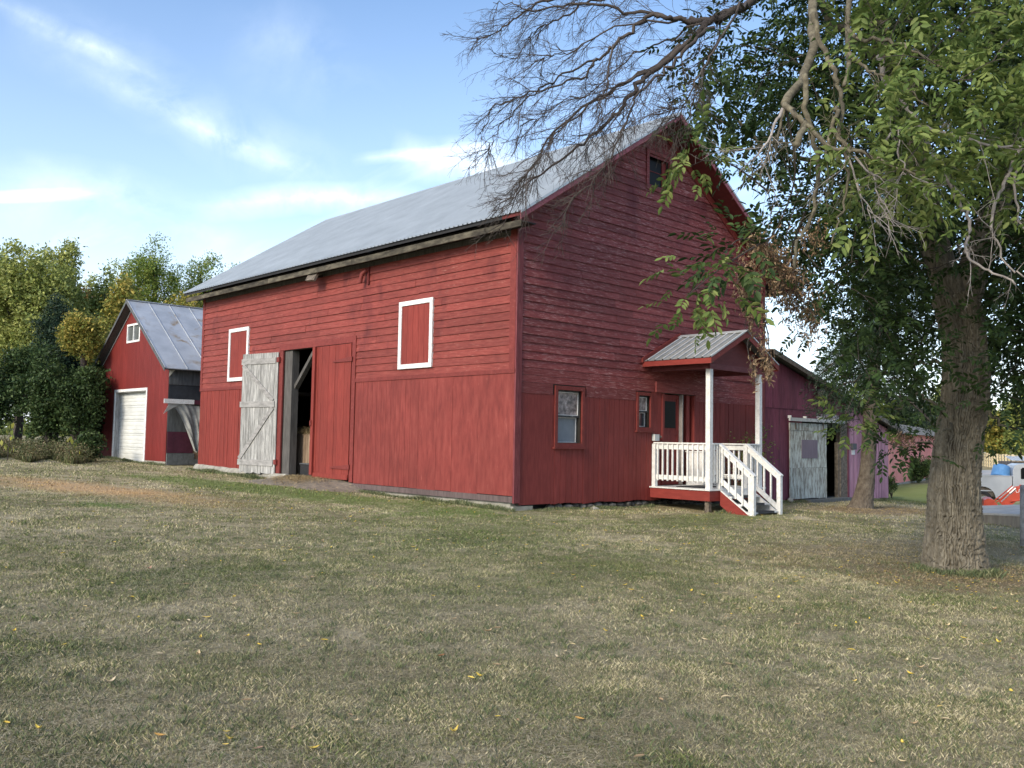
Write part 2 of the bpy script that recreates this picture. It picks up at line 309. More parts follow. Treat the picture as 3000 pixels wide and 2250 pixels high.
# ------------------------------------------------------------------ wall builders
def clap(mb, T, z0, z1, course, lo, hi, holes=(), maxlen=4.2, rs=None, wob=.004):
    rs = rs or random.Random(3); n = int(round((z1-z0)/course))
    for k in range(n):
        zb = z0+k*course; zt = zb+course; zm = (zb+zt)/2
        a0, a1 = lo(zb), hi(zb); b0, b1 = lo(zt), hi(zt)
        if a1-a0 < .05: continue
        segs = [(a0, a1, b0, b1)]
        for h in holes:
            if h[2] < zm < h[3]:
                ns = []
                for (p, q, r, s) in segs:
                    if h[0] > p and h[1] < q: ns += [(p, h[0], r, h[0]), (h[1], q, h[1], s)]
                    else: ns.append((p, q, r, s))
                segs = ns
        for (p, q, r, s) in segs:
            cuts = []; x = p+rs.uniform(1.2, maxlen)
            while x < q-.5: cuts.append(x); x += rs.uniform(1.4, maxlen)
            E = [(p, r)]+[(c, c) for c in cuts]+[(q, s)]
            for (x0, t0), (x1, t1) in zip(E, E[1:]):
                m = max(1, int((x1-x0)/.55)); pro = rs.uniform(-.004, .006); dz = rs.uniform(-wob, wob); tilt = rs.uniform(-wob, wob)
                g = .002 if x0 > p else 0; V = []; F = []
                for i in range(m+1):
                    u = i/m; aa = x0+g+(x1-x0-g-.002)*u; tt = t0+g+(t1-t0-g-.002)*u
                    if r > p+.01 or s < q-.01: tt = min(max(tt, r), s)
                    zz = zb+dz+tilt*u+rs.uniform(-.0025, .0025); V += [T(aa, .034+pro, zz-.009), T(tt, .008+pro, zt+.012), T(aa, 0, zz+.004)]
                for i in range(m):
                    b = 3*i; F += [(b, b+3, b+4, b+1), (b+2, b+5, b+3, b)]
                F += [(0, 1, 2), (3*m+2, 3*m+1, 3*m)]; mb.add(V, F)
def vboards(mb, T, a0, a1, zlo, zhi, width, gap=.007, n0=0.0, th=.02, rag=.01, rs=None, jn=.004):
    rs = rs or random.Random(5); a = a0
    while a < a1-.01:
        wd = rs.uniform(*width) if isinstance(width, tuple) else width
        b = min(a+wd, a1)
        if a1-b < .04: b = a1
        zl0 = zlo(a) if callable(zlo) else zlo; zl1 = zlo(b) if callable(zlo) else zlo
        zh0 = zhi(a) if callable(zhi) else zhi; zh1 = zhi(b) if callable(zhi) else zhi
        j = rs.uniform(0, rag); j2 = rs.uniform(0, rag); t = th+rs.uniform(-jn, jn)
        P = []
        for nn in (n0, n0+t):
            P += [T(a+gap/2, nn, zl0-j), T(b-gap/2, nn, zl1-j2), T(b-gap/2, nn, zh1), T(a+gap/2, nn, zh0)]
        mb.hexa(P); a = b
def core(mb, T, a0, a1, z0, z1, holes, th=.12, n1=0.0):
    zs = sorted({z0, z1, *[v for h in holes for v in h[2:] if z0 < v < z1]})
    for zb, zt in zip(zs, zs[1:]):
        xs = [a0]
        for h in sorted(holes):
            if h[2] < (zb+zt)/2 < h[3]: xs += [h[0], h[1]]
        xs.append(a1)
        for p, q in zip(xs[::2], xs[1::2]):
            if q-p > 1e-4: mb.hexa([T(p, n1-th, zb), T(q, n1-th, zb), T(q, n1, zb), T(p, n1, zb), T(p, n1-th, zt), T(q, n1-th, zt), T(q, n1, zt), T(p, n1, zt)])
def TB(mb, T, a0, a1, n0, n1, z0, z1):                      # box in wall coordinates
    mb.hexa([T(a0, n0, z0), T(a1, n0, z0), T(a1, n1, z0), T(a0, n1, z0), T(a0, n0, z1), T(a1, n0, z1), T(a1, n1, z1), T(a0, n1, z1)])
def frame(mb, T, a0, a1, z0, z1, wd, n0, n1, sill=0.0):     # four trim boards round a rectangle (outer size)
    TB(mb, T, a0, a1, n0, n1+.002, z1-wd, z1); TB(mb, T, a0, a1, n0, n1+.002, z0, z0+wd)
    TB(mb, T, a0, a0+wd, n0, n1, z0+wd, z1-wd); TB(mb, T, a1-wd, a1, n0, n1, z0+wd, z1-wd)
def ribbed(mb, P0, P1, Q0, Q1, pitch, h, base=.03, top=.012, up=(0, 0, 1)):
    """ribbed sheet: P0->P1 along the eave, Q0->Q1 along the ridge"""
    P0, P1, Q0, Q1 = map(Vector, (P0, P1, Q0, Q1)); L_ = (P1-P0).length; nrm = (P1-P0).cross(Q0-P0).normalized()
    if nrm.dot(Vector(up)) < 0: nrm = -nrm
    st = []; x = 0.0
    while x < L_:
        st += [(x, 0), (x+base*.3, h), (x+base*.3+top, h), (x+base, 0)]; x += pitch
    st = [(min(a, L_), b) for a, b in st]+[(L_, 0)]; V = []
    for a, b in st:
        u = a/L_; V += [P0.lerp(P1, u)+nrm*b, Q0.lerp(Q1, u)+nrm*b]
    mb.add(V, [(2*i, 2*i+2, 2*i+3, 2*i+1) for i in range(len(st)-1) if st[i+1][0] > st[i][0]-1e-9])
TS = lambda a, n, z: (-n, a, z)                             # side wall: a runs along +Y, outward is -X
TG = lambda a, n, z: (a, -n, z)                             # gable wall: a runs along +X, outward is -Y

# ------------------------------------------------------------------ the barn
BW, BL, RX, RZ, SL = 9.88, 15.15, 4.94, 8.20, .643
def roofz(x): return RZ-SL*abs(x-RX)
barn = thing('barn', (BW/2, BL/2, -1.5), 'big red gabled barn with grey metal roof and open side doorway', 'barn')
DH = (6.15, 9.72, -1.35, 2.45)                              # the wide doorway
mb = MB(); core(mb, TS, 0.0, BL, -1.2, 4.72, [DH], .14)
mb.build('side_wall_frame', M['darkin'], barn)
W1, W2, AW, DR = (1.27, 2.07, -.09, 1.12), (4.13, 4.58, .33, 1.13), (4.44, 5.27, 6.36, 7.20), (5.10, 6.46, -1.08, 1.22)
mb = MB(); core(mb, TG, .142, BW-.14, -1.38, 4.60, [W1, W2, DR], .14)
lo = lambda z: max(.142, RX-(8.06-z)/SL); hi = lambda z: min(BW-.142, RX+(8.06-z)/SL)
def gpoly(xa, xb, za, zb):                                  # piece of the gable triangle above z=4.6
    P = [(xa, 0, za), (xb, 0, za)]
    top = lambda x: min(zb, 8.06-SL*abs(x-RX))
    P.append((xb, 0, top(xb)))
    if xa < RX < xb and zb > 8: P.append((RX, 0, 8.06))
    P.append((xa, 0, top(xa))); mb.prism(P, (0, .14, 0))
gpoly(.142, AW[0], 4.6, 99); gpoly(AW[1], BW-.142, 4.6, 99); gpoly(AW[0], AW[1], 4.6, AW[2]); gpoly(AW[0], AW[1], AW[3], 99)
mb.build('gable_wall_frame', M['darkin'], barn)
mb = MB(); P = [(0, BL, -1.3), (BW, BL, -1.3), (BW, BL, 4.7), (RX, BL, 8.06), (0, BL, 4.7)]
mb.prism(P, (0, -.14, 0)); mb.box(BW-.14, BW, .005, BL-.145, -1.6, 4.72); mb.build('rear_walls', M['red_vert'], barn)
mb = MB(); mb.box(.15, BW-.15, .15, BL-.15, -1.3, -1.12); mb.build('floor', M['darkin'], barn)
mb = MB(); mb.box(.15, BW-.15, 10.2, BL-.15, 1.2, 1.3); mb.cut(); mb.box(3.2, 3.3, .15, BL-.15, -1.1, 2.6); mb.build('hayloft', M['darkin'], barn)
# siding, side wall
mb = MB(); clap(mb, TS, 1.49, 4.37, .18, lambda z: .185, lambda z: BL-.1, [(6.0, 9.93, -9, 2.60)], rs=random.Random(11))
mb.build('side_clapboards', M['red_clap_y'], barn)
mb = MB(); rs = random.Random(2)
for a0, a1 in ((0.02, 1.15), (1.15, 2.05), (2.05, 2.62), (2.62, 3.3), (3.3, 3.62)): TB(mb, TS, a0+.003, a1-.003, 0, .018+rs.uniform(0, .003), -1.20+rs.uniform(-.01, .01), 1.42)
vboards(mb, TS, 3.62, 5.98, -1.19, 1.42, .2, .006, rs=rs, jn=.001)
mb.build('side_plywood', M['red_ply'], barn)
mb = MB(); vboards(mb, TS, 9.95, BL, lambda a: -1.10+.018*(a-9.9)+.012*math.sin(a*9), 1.42, (.10, .19), .009, rag=.045, rs=random.Random(8)); mb.build('side_boards', M['red_vert'], barn)
mb = MB()
TB(mb, TS, -.02, 6.02, 0, .040, 1.41, 1.50); TB(mb, TS, 9.90, BL+.03, 0, .040, 1.41, 1.50)      # band
TB(mb, TS, .012, .19, 0, .036, 1.50, 4.75); TB(mb, TS, BL-.11, BL+.03, 0, .036, 1.50, 4.75)
TB(mb, TS, 9.72, 9.95, 0, .045, -1.10, 2.45); TB(mb, TS, 5.99, 6.15, 0, .045, -1.18, 2.63)         # door casings
TB(mb, TS, 6.15, 9.95, 0, .043, 2.46, 2.63)
mb.build('side_trim', M['red_trim'], barn)
mb = MB(); TB(mb, TS, 0.0, BL, 0, .022, 4.385, 4.74); mb.build('eave_frieze', M['darkwood'], barn)
mb = MB(); TB(mb, TS, 0.0, 6.12, 0, .05, -1.33, -1.205); mb.build('sill_board', paint('brown sill board', [(.3, (.07, .05, .05)), (.7, (.14, .105, .10))], (1, 6, 1), 2, wear=(.25, .06, .05), wt=(.66, .74)), barn)
# siding, gable
mb = MB()
clap(mb, TG, 1.56, 8.04, .18, lambda z: max(.135, RX-(8.03-z)/SL), lambda z: min(BW-.13, RX+(8.03-z)/SL), [(AW[0]-.02, AW[1]+.02, AW[2], AW[3])], rs=random.Random(21), wob=.007)
mb.build('gable_clapboards', M['red_clap_x'], barn)
mb = MB()                                                   # three wide flat courses under the clapboards
rs = random.Random(4)
def ctop(a): return 1.22 if a < 1.15 or a > 2.2 else 1.24
for (a0, a1) in ((.135, 2.35), (2.35, 4.75), (4.75, 7.0), (7.0, BW-.13)):
    for zb, zt in ((1.235, 1.395), (1.395, 1.56)):
        TB(mb, TG, a0+.002, a1-.002, 0, .024+rs.uniform(0, .006), zb+.002, zt-.004)
for (a0, a1) in ((.135, 1.12), (2.22, 2.52), (2.52, 4.02)): TB(mb, TG, a0+.002, a1-.002, 0, .026, 1.00, 1.232)
mb.cut(); TB(mb, TG, 6.50, BW-.13, 0, .027, 1.08, 1.232)
mb.build('gable_wide_boards', M['red_clap_x'], barn)
mb = MB(); rs = random.Random(9)
bot = lambda a: -1.375-.008*a+.015*math.sin(a*5)
TB(mb, TG, .14, 1.10, 0, .016, -1.385, 1.0)
vboards(mb, TG, 1.10, 1.20, bot, .999, .2, rs=rs); vboards(mb, TG, 1.20, 2.14, bot, -.16, .19, .010, rs=rs, rag=.02)
vboards(mb, TG, 2.14, 4.07, bot, .999, (.165, .20), .010, rs=rs, rag=.02); vboards(mb, TG, 4.07, 4.64, bot, .24, .19, .010, rs=rs)
vboards(mb, TG, 4.64, 5.06, bot, 1.232, .20, .010, rs=rs); mb.cut(); vboards(mb, TG, 6.50, BW-.13, bot, 1.079, (.17, .24), .010, rs=rs, rag=.02)
mb.build('gable_boards', M['red_gable_vert'], barn)
mb = MB(); TB(mb, TG, -.04, .13, 0, .045, -1.34, 4.86); mb.cut(); TB(mb, TG, BW-.13, BW+.03, 0, .04, -1.45, 4.86)
mb.build('corner_boards', paint('plum corner board', [(.25, (.10, .02, .025)), (.5, (.16, .035, .04)), (.8, (.24, .07, .075))], (6, 6, .7), 4, wear=(.34, .15, .15), wt=(.6, .74)), barn)
mb = MB()
for s in (-1, 1):
    e = RX+s*5.02; za = 8.03-SL*5.02
    mb.prism([(RX, -.032, 8.05), (e, -.032, za), (e, -.032, za-.20), (RX, -.032, 7.84)], (0, -.02, 0))
mb.build('gable_frieze', M['red_gable_vert'], barn)
# roof
roof = MB(); y0, y1 = -.62, BL+.55
ribbed(roof, (-.52, y0, roofz(-.52)), (-.52, y1, roofz(-.52)), (RX, y0, RZ), (RX, y1, RZ), .152, .032, .045, .016)
ribbed(roof, (BW+.86, y0, roofz(BW+.86)), (BW+.86, y1, roofz(BW+.86)), (RX, y0, RZ), (RX, y1, RZ), .152, .032, .045, .016)
ro = roof.build('roof', M['galv'], barn)
mb = MB(); mb.prism([(RX-.16, y0-.01, RZ-.16*SL+.028), (RX, y0-.01, RZ+.030), (RX+.16, y0-.01, RZ-.16*SL+.028), (RX, y0-.01, RZ+.018)], (0, y1-y0+.02, 0)); mb.build('ridge_cap', M['galv'], ro)
mb = MB()
for s, e in ((-1, -.48), (1, BW+.82)):
    mb.cut()
    mb.prism([(RX, .002, RZ-.012), (e, .002, roofz(e)-.012), (e, .002, roofz(e)-.10), (RX, .002, RZ-.10)], (0, y1-.022, 0))
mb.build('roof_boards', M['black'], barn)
mb = MB()
for s, e in ((-1, -.48), (1, BW+.82)):
    mb.cut()
    mb.prism([(RX, y0+.02, RZ-.012), (e, y0+.02, roofz(e)-.012), (e, y0+.02, roofz(e)-.10), (RX, y0+.02, RZ-.10)], (0, -y0-.02, 0))
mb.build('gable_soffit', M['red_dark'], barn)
mb = MB()
for s, e in ((-1, -.55), (1, BW+.88)):
    mb.cut()
    mb.prism([(RX, y0-.002, RZ+.012), (e, y0-.002, roofz(e)+.012), (e, y0-.002, roofz(e)-.155), (RX, y0-.002, RZ-.155)], (0, -.022, 0))
mb.build('rake_board', M['plum_trim'], barn)
mb = MB()
for s, e in ((-1, -.56), (1, BW+.89)): mb.prism([(RX, y0-.026, RZ+.030), (e, y0-.026, roofz(e)+.030), (e, y0-.026, roofz(e)-.03), (RX, y0-.026, RZ-.03)], (0, -.006, 0))
mb.build('rake_flashing', M['galv'], ro)
mb = MB(); rs = random.Random(6); y = y0+.1
while y < y1-.1:
    q = min(y+rs.uniform(1.6, 4.), y1-.05); mb.box(-.43, -.40, y, q-.006, 4.405+rs.uniform(-.008, .008), 4.545); y = q
mb.build('fascia', paint('dark lichened fascia', [(.3, (.025, .022, .018)), (.5, (.060, .053, .040)), (.75, (.15, .135, .10))], (3, 1, 3), 3, island=.3, rough=.95, bump=.3), barn)
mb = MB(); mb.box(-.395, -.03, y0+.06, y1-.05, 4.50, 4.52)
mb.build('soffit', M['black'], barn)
mb = MB(); mb.box(BW+.78, BW+.80, y0+.1, y1-.1, 4.37, 4.545); mb.build('rear_fascia', M['oldwood'], barn)
# foundation
mb = MB(); mb.box(.02, .34, .12, 6.2, -1.75, -1.335); mb.box(-.03, .55, -.02, .10, -1.75, -1.41); mb.cut()
rs = random.Random(12)
V = []; F = []
st = 26
for i in range(st+1):
    a = 9.3+(BL-9.25)*i/st; t = -1.09+.018*(a-9.9)+rs.uniform(-.015, .005); n = .06+rs.uniform(-.02, .06)
    V += [(-n*.7, a, t), (-n-.05, a, t-.09), (-n-.09, a, -1.7), (.2, a, -1.7), (.2, a, t)]
for i in range(st):
    for k in range(5): F.append((5*i+k, 5*i+(k+1) % 5, 5*i+5+(k+1) % 5, 5*i+5+k))
F += [(0, 1, 2, 3, 4), tuple(5*st+k for k in range(5))]
mb.add(V, F); mb.build('concrete_foundation', M['concrete'], barn)
mb = MB(); rs = random.Random(31)
mb.box(.3, 9.8, .30, .42, -1.9, -1.42)
mb.build('foundation_backing', M['black'], barn)
mb = MB(); x = 1.05
for row, zz in ((0, -1.555), (1, -1.45), (2, -1.66)):
    x = 1.0+.1*row
    while x < 9.7:
        r = rs.uniform(.09, .17); mb.rock((x+r, (.09+rs.uniform(-.04, .04) if x < 4.5 else .24), zz-.012*x+rs.uniform(-.02, .02)), (r*1.05, .12, rs.uniform(.060, .085)), rs.randint(0, 999), 2); x += r*1.9
mb.build('stone_foundation', M['stone'], barn)
# shutters in white frames
def shutter(name, a0, a1, z0, z1, nb, label):
    mb = MB(); frame(mb, TS, a0, a1, z0, z1, .11, 0.0, .068); fr = mb.build(name, M['white'], barn, label=label)
    mb = MB(); vboards(mb, TS, a0+.11, a1-.11, z0+.11, z1-.11, (a1-a0-.22)/nb, .006, .02, .026, 0, jn=.001, rs=random.Random(3)); mb.build('shutter_panel', M['red_vert'], fr)
shutter('shutter', 11.85, 13.16, 1.67, 3.33, 2, 'far white framed shutter with a plain red panel')
shutter('shutter', 2.80, 4.12, 1.66, 3.31, 5, 'near white framed shutter with five red boards')
# wide doorway: hung red door, grey door folded back, post, stall
mb = MB(); vboards(mb, TS, 6.17, 7.92, -1.08, 2.44, (.14, .19), .006, .03, .026, .0, rs=random.Random(14))
rd = mb.build('red_door', M['red_vert'], barn)
mb = MB(); TB(mb, TS, 6.18, 7.90, .058, .085, -1.13, -1.0); TB(mb, TS, 7.86, 7.99, .03, .12, -1.06, 2.44); mb.build('door_batten', M['red_vert'], rd)
mb = MB()
for z in (-.80, 2.02): mb.cut(); mb.prism([(-.06, 6.10, z-.06), (-.06, 6.10, z+.07), (-.06, 7.0, z-.01), (-.06, 7.0, z-.05)], (-.025, 0, 0))
mb.build('strap_hinge', M['red_trim'], rd); mb = MB(); TB(mb, TS, 7.93, 7.99, .12, .15, .28, .42); mb.build('latch', M['red_trim'], rd)
th = rad(9.5)                                               # folded back, standing off the wall at its free edge
def TD(a, n, z): u = a-9.93; return (-.06-u*math.sin(th)-n*math.cos(th), 9.93+u*math.cos(th)-n*math.sin(th), z)
mb = MB(); vboards(mb, TD, 9.93, 11.60, lambda a: -1.10+.015*math.sin(a*21), 2.42, (.11, .17), .006, 0, .026, .05, rs=random.Random(15))
gd = mb.build('grey_door', M['greywood'], barn)
mb = MB()
for z, a1 in ((-.90, 11.66), (.82, 11.64), (2.10, 11.62)): mb.cut(); TB(mb, TD, 10.02, a1, .028, .052, z, z+.17)
def dbar(a0, z0, a1, z1, wd=.14):
    P0, P1 = Vector(TD(a0, .040, z0)), Vector(TD(a1, .040, z1)); mb.bar(P0, P1, .026, wd, up=Vector((0, 0, 1)))
nrm = Vector((-math.cos(th), -math.sin(th), 0))
for (a0, z0, a1, z1) in ((11.55, 2.08, 10.10, 1.0), (10.10, .81, 11.60, -.72)):
    mb.cut()
    P0, P1 = Vector(TD(a0, .040, z0)), Vector(TD(a1, .040, z1)); mb.bar(P0, P1, .14, .026, up=nrm)
mb.build('door_brace', M['greywood_x'], gd)
mb = MB()
for z in (-.78, 2.2): mb.cut(); TB(mb, TS, 9.84, 9.98, .045, .11, z-.07, z+.07)
mb.build('door_hinge', M['red_trim'], gd)
mb = MB(); mb.box(.02, .24, 9.30, 9.70, -1.12, 2.44); mb.cut(); mb.bar((.18, 9.35, 1.35), (.18, 8.2, 2.5), .10, .14, up=(1, 0, 0)); mb.cut(); mb.box(.02, .2, 6.16, 6.34, -1.12, 2.44)
mb.build('door_post', M['darkwood'], barn)
mb = MB(); T1 = lambda a, n, z: (.5-n, a, z); vboards(mb, T1, 7.9, 10.4, -1.12, .05, (.14, .2), .008, rs=random.Random(6)); mb.build('stall_partition', M['brownwood'], barn)
# walk door in its recess
mb = MB(); TB(mb, TG, 5.16, 5.91, -.13, -.09, -1.07, 1.2); wd = mb.build('walk_door', M['red_gable_vert'], barn)
mb = MB(); frame(mb, TG, 5.16, 5.91, -1.07, 1.2, .09, -.09, -.075); TB(mb, TG, 5.25, 5.82, -.09, -.074, .19, .31); TB(mb, TG, 5.25, 5.82, -.09, -.074, -.5, -.38); mb.build('door_rail', M['red_gable_vert'], wd)
mb = MB(); TB(mb, TG, 5.26, 5.76, -.088, -.070, .36, 1.04); mb.build('door_pane', M['glassdark'], wd)
mb = MB(); mb.rock((5.86, .03, .02), (.028, .028, .028), 1); mb.build('door_knob', M['chrome'], wd)
mb = MB(); TB(mb, TG, 5.915, 5.95, -.12, .03, -1.07, 1.22); mb.build('door_stop', paint('grey door edge', [(.3, (.22, .2, .19)), (.7, (.32, .3, .29))], (1, 1, 1)), barn)
mb = MB(); TB(mb, TG, 5.06, 5.15, -.14, .04, -1.07, 1.22); mb.cut(); TB(mb, TG, 6.43, 6.50, -.14, .04, -1.07, 1.22); mb.cut(); TB(mb, TG, 6.16, 6.30, -.14, -.02, -1.07, 1.22); mb.build('door_jamb', M['red_gable_vert'], barn)
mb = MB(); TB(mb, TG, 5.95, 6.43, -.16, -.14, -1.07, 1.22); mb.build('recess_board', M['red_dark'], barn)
mb = MB(); TB(mb, TG, 4.78, 6.98, .024, .07, 1.235, 1.50); mb.build('door_header', M['red_clap_x'], barn)
# windows
def window(W, zm, label, upper, lower, tw=.09):
    a0, a1, z0, z1 = W
    mb = MB(); frame(mb, TG, a0-tw, a1+tw, z0-.06, z1+tw, tw, -.02, .045); TB(mb, TG, a0-tw-.04, a1+tw+.04, 0, .085, z0-.10, z0-.055)
    fr = mb.build('window', M['red_trim'], barn, label=label)
    mb = MB()
    frame(mb, TG, a0, a1, zm-.02, z1, .045, -.10, -.055); frame(mb, TG, a0, a1, z0, zm+.02, .05, -.145, -.105); mb.build('sash', paint('dark peeling sash', [(.35, (.03, .035, .038)), (.6, (.09, .095, .1)), (.8, (.4, .42, .42))], (1, 1, 1), 8), fr)
    mb = MB(); frame(mb, TG, a0+.040, a1-.040, zm+.02, z1-.040, .012, -.075, -.050); frame(mb, TG, a0+.046, a1-.046, z0+.045, zm-.025, .012, -.12, -.099); mb.build('glazing_bead', M['white'], fr)
    mb = MB(); TB(mb, TG, a0+.05, a1-.05, -.085, -.078, zm+.02, z1-.045); mb.build('upper_pane', upper, fr)
    mb = MB(); TB(mb, TG, a0+.05, a1-.05, -.128, -.122, z0+.05, zm-.02); mb.build('lower_pane', lower, fr)
window(W1, .54, 'larger window with a frosted upper sash', M['frost'], M['curtain'])
window(W2, .74, 'small narrow two sash window by the door', M['frost'], M['glass'], .08)
mb = MB(); frame(mb, TG, AW[0]-.10, AW[1]+.10, AW[2]-.08, AW[3]+.10, .10, 0, .055); aw = mb.build('attic_window', M['red_clap_x'], barn)
mb = MB(); TB(mb, TG, AW[0], AW[1]-.18, -.09, -.08, AW[2], AW[3]); mb.build('attic_pane', M['glassdark'], aw)
mb = MB(); TB(mb, TG, AW[1]-.18, AW[1], -.10, -.06, AW[2], AW[3]); mb.cut(); TB(mb, TG, AW[0], AW[1]-.18, -.078, -.068, 6.80, 6.815); mb.build('attic_sash', M['red_gable_vert'], aw)

# fittings on the barn
t = thing('floodlight', (-.2, 7.7, 4.38), 'square weathered floodlight under the eave above the barn doorway', 'floodlight')
mb = MB(); mb.bar((-.05, 7.72, 4.40), (-.30, 7.72, 4.34), .05, .05); mb.build('bracket', M['black'], t)
mb = MB(); mb.prism([(-.28, 7.50, 4.40), (-.28, 7.93, 4.44), (-.40, 7.93, 4.22), (-.40, 7.50, 4.18)], (-.06, 0, .03)); mb.build('housing', M['oldwood'], t)
mb = MB(); mb.prism([(-.345, 7.55, 4.395), (-.345, 7.88, 4.425), (-.465, 7.88, 4.235), (-.465, 7.55, 4.215)], (-.01, 0, .005)); mb.build('lens', M['oldwood'], t)
t = thing('vent_pipe', (-.1, 5.6, 4.1), 'short red elbow pipe poking from the wall under the eave', 'vent pipe')
mb = MB(); mb.tube([(0, 5.50, 4.30), (-.10, 5.55, 4.27), (-.17, 5.62, 4.18), (-.19, 5.66, 3.96)], .055, 10); mb.build('elbow', M['red_trim'], t)
mb = MB(); mb.box(-.07, -.02, 5.46, 5.54, 3.92, 4.36); mb.build('bracket', M['red_dark'], t)
t = thing('junction_box', (4.75, 0, .1), 'small pale grey electrical box beside the porch railing', 'electrical box')
mb = MB(); TB(mb, TG, 4.66, 4.84, .03, .12, .03, .19); mb.build('enclosure', M['plastic_grey'], t)
mb = MB(); mb.tube([(4.86, -.08, .13), (4.96, -.08, .13)], .03, 8); mb.build('conduit_elbow', M['oldwood'], t)
t = thing('loose_rock', (2.25, -.25, -1.55), 'pale loose rock on the grass at the stone foundation', 'rock')
mb = MB(); mb.rock((2.25, -.25, -1.57), (.17, .13, .10), 5, 3); o = mb.build('rock_body', M['concrete'], t)
t2 = None

# dirt ramp and straw at the doorway
V = []; F = []; nx, ny = 24, 56
for i in range(nx+1):
    for j in range(ny+1):
        y = 5.2+5.4*j/ny; x = .1-2.0*i/nx; u = max(0, 1-abs((y-7.9)/2.7)**3); e = max(0, 1-(-min(x, 0)/(1.35+.25*math.sin(y*2.3)))) ** .9
        g0 = float(gz(x, y)); hz_ = -1.12-g0
        V.append((x, y, g0-.03+max(0, (hz_+.03))*e*u+.012*math.sin(9*x+5*y)*math.sin(7*y)*e))
for i in range(nx):
    for j in range(ny): a = i*(ny+1)+j; F.append((a, a+1, a+ny+2, a+ny+1))
mb = MB(); mb.add(V, F); o = mb.build('dirt_ramp', paint('trodden dirt', [(.3, (.10, .088, .072)), (.5, (.18, .16, .13)), (.75, (.30, .26, .20))], (1, 1, 1), 5, wear=(.42, .35, .22), wt=(.54, .64), wsc=14, bump=.5), smooth=True); o['kind'] = 'structure'
def straws(name, n, fn, ln=(.08, .22), parent=None, mat='hay'):
    V = []; F = []
    for i in range(n):
        x, y, z = fn(); a = random.uniform(0, math.pi); l = random.uniform(*ln)/2; w_ = .003; dz = random.uniform(-.4, .4)*l
        dx, dy = math.cos(a)*l, math.sin(a)*l; px_, py_ = -math.sin(a)*w_, math.cos(a)*w_; b = len(V)
        V += [(x-dx-px_, y-dy-py_, z-dz), (x-dx+px_, y-dy+py_, z-dz), (x+px_, y+py_, z+.012), (x-px_, y-py_, z+.012), (x+dx+px_, y+dy+py_, z+dz), (x+dx-px_, y+dy-py_, z+dz)]
        F += [(b, b+1, b+2, b+3), (b+3, b+2, b+4, b+5)]
    m = MB(); m.v = V; m.f = F; return m.build(name, M[mat], parent)
def f1():
    y = random.gauss(8.2, .7); y = min(max(y, 6.3), 9.9); x = -abs(random.gauss(0, .45)); u = max(0, 1-abs((y-7.9)/2.7)**3); e = max(0, 1-(-x/1.4))**.9
    g0 = float(gz(x, y)); return x, y, g0+max(0, -1.12-g0)*e*u+random.uniform(.0, .03)
o = straws('straw_litter', 2600, f1); tag(o, 'loose yellow straw scattered on the dirt at the barn doorway', 'straw', kind='stuff')
def f2(): return random.uniform(.42, 1.2), random.uniform(7.9, 10.3), .05+abs(random.gauss(0, .09))
o = straws('hay_heap', 2200, f2, (.12, .4)); tag(o, 'tangled hay heaped above the brown stall boards inside the doorway', 'hay', kind='stuff')
t = thing('black_crate', (.3, 8.6, -1.12), 'small black crate on the barn floor beside the hung red door', 'crate')
mb = MB(); mb.box(.12, .46, 8.1, 8.85, -1.11, -1.09); mb.box(.12, .14, 8.1, 8.85, -1.09, -.80); mb.box(.44, .46, 8.1, 8.85, -1.09, -.80); mb.box(.14, .44, 8.1, 8.12, -1.09, -.80); mb.box(.14, .44, 8.83, 8.85, -1.09, -.80); mb.build('crate_box', M['black'], t)
mb = MB(); mb.box(.10, .465, 8.08, 8.87, -.80, -.775); mb.build('crate_lid', M['greypanel'], t)
# ------------------------------------------------------------------ porch
po = thing('porch', (5.8, -.9, -1.65), 'white railed red porch with ribbed metal gable roof and steps at the barn door', 'porch')
mb = MB(); x = -1.77
while x < -.04: mb.box(4.57, 7.03, x, min(x+.138, -.03), -1.11, -1.08); x += .142
mb.build('deck', M['white'], po)
mb = MB(); mb.box(4.60, 4.635, -1.715, -.03, -1.35, -1.113); mb.box(4.60, 7.0, -1.75, -1.717, -1.35, -1.113); mb.box(6.965, 7.0, -1.715, -.03, -1.35, -1.113); mb.build('skirt', M['red_porch'], po)
for x, y in ((4.73, -1.62), (6.87, -1.62)):
    mb = MB(); mb.box(x-.055, x+.055, y-.055, y+.055, -1.80, -1.352); mb.build('footing_post', M['fencewood'] if 0 else M['oldwood'], po)
for x, y in ((4.705, -1.66), (6.87, -1.66)):
    mb = MB(); mb.box(x-.06, x+.06, y-.06, y+.06, -1.08, 1.74); mb.build('post', M['white'], po)
for x, y, z0, z1 in ((4.70, -.09, -1.08, -.04), (5.10, -1.68, -1.08, -.04), (6.27, -1.68, -1.08, -.04), (5.10, -2.58, -1.78, -.74), (6.27, -2.58, -1.78, -.74)):
    mb = MB(); mb.box(x-.05, x+.05, y-.05, y+.05, z0, z1); mb.build('newel', M['white'], po)
def rail(p, q, off, nb, ends=True):                          # level or sloped railing with balusters nailed to its outer face
    p, q = Vector(p), Vector(q); d = q-p; off = Vector(off)
    mb = MB(); mb.bar(p-d.normalized()*.05*(1 if ends else 0), q+d.normalized()*.05, .13, .035); r = mb.build('railing', M['white'], po)
    mb = MB(); mb.bar(p+Vector((0, 0, -.09)), q+Vector((0, 0, -.09)), .034, .12); mb.build('top_rail', M['white'], r)
    mb = MB(); mb.bar(p+Vector((0, 0, -.83)), q+Vector((0, 0, -.83)), .034, .11); mb.build('bottom_rail', M['white'], r)
    for i in range(nb):
        c = p.lerp(q, (i+.5)/nb)+off; mb = MB(); mb.box(c.x-.019, c.x+.019, c.y-.019, c.y+.019, c.z-.91, c.z-.022); mb.build('baluster', M['white'], r)
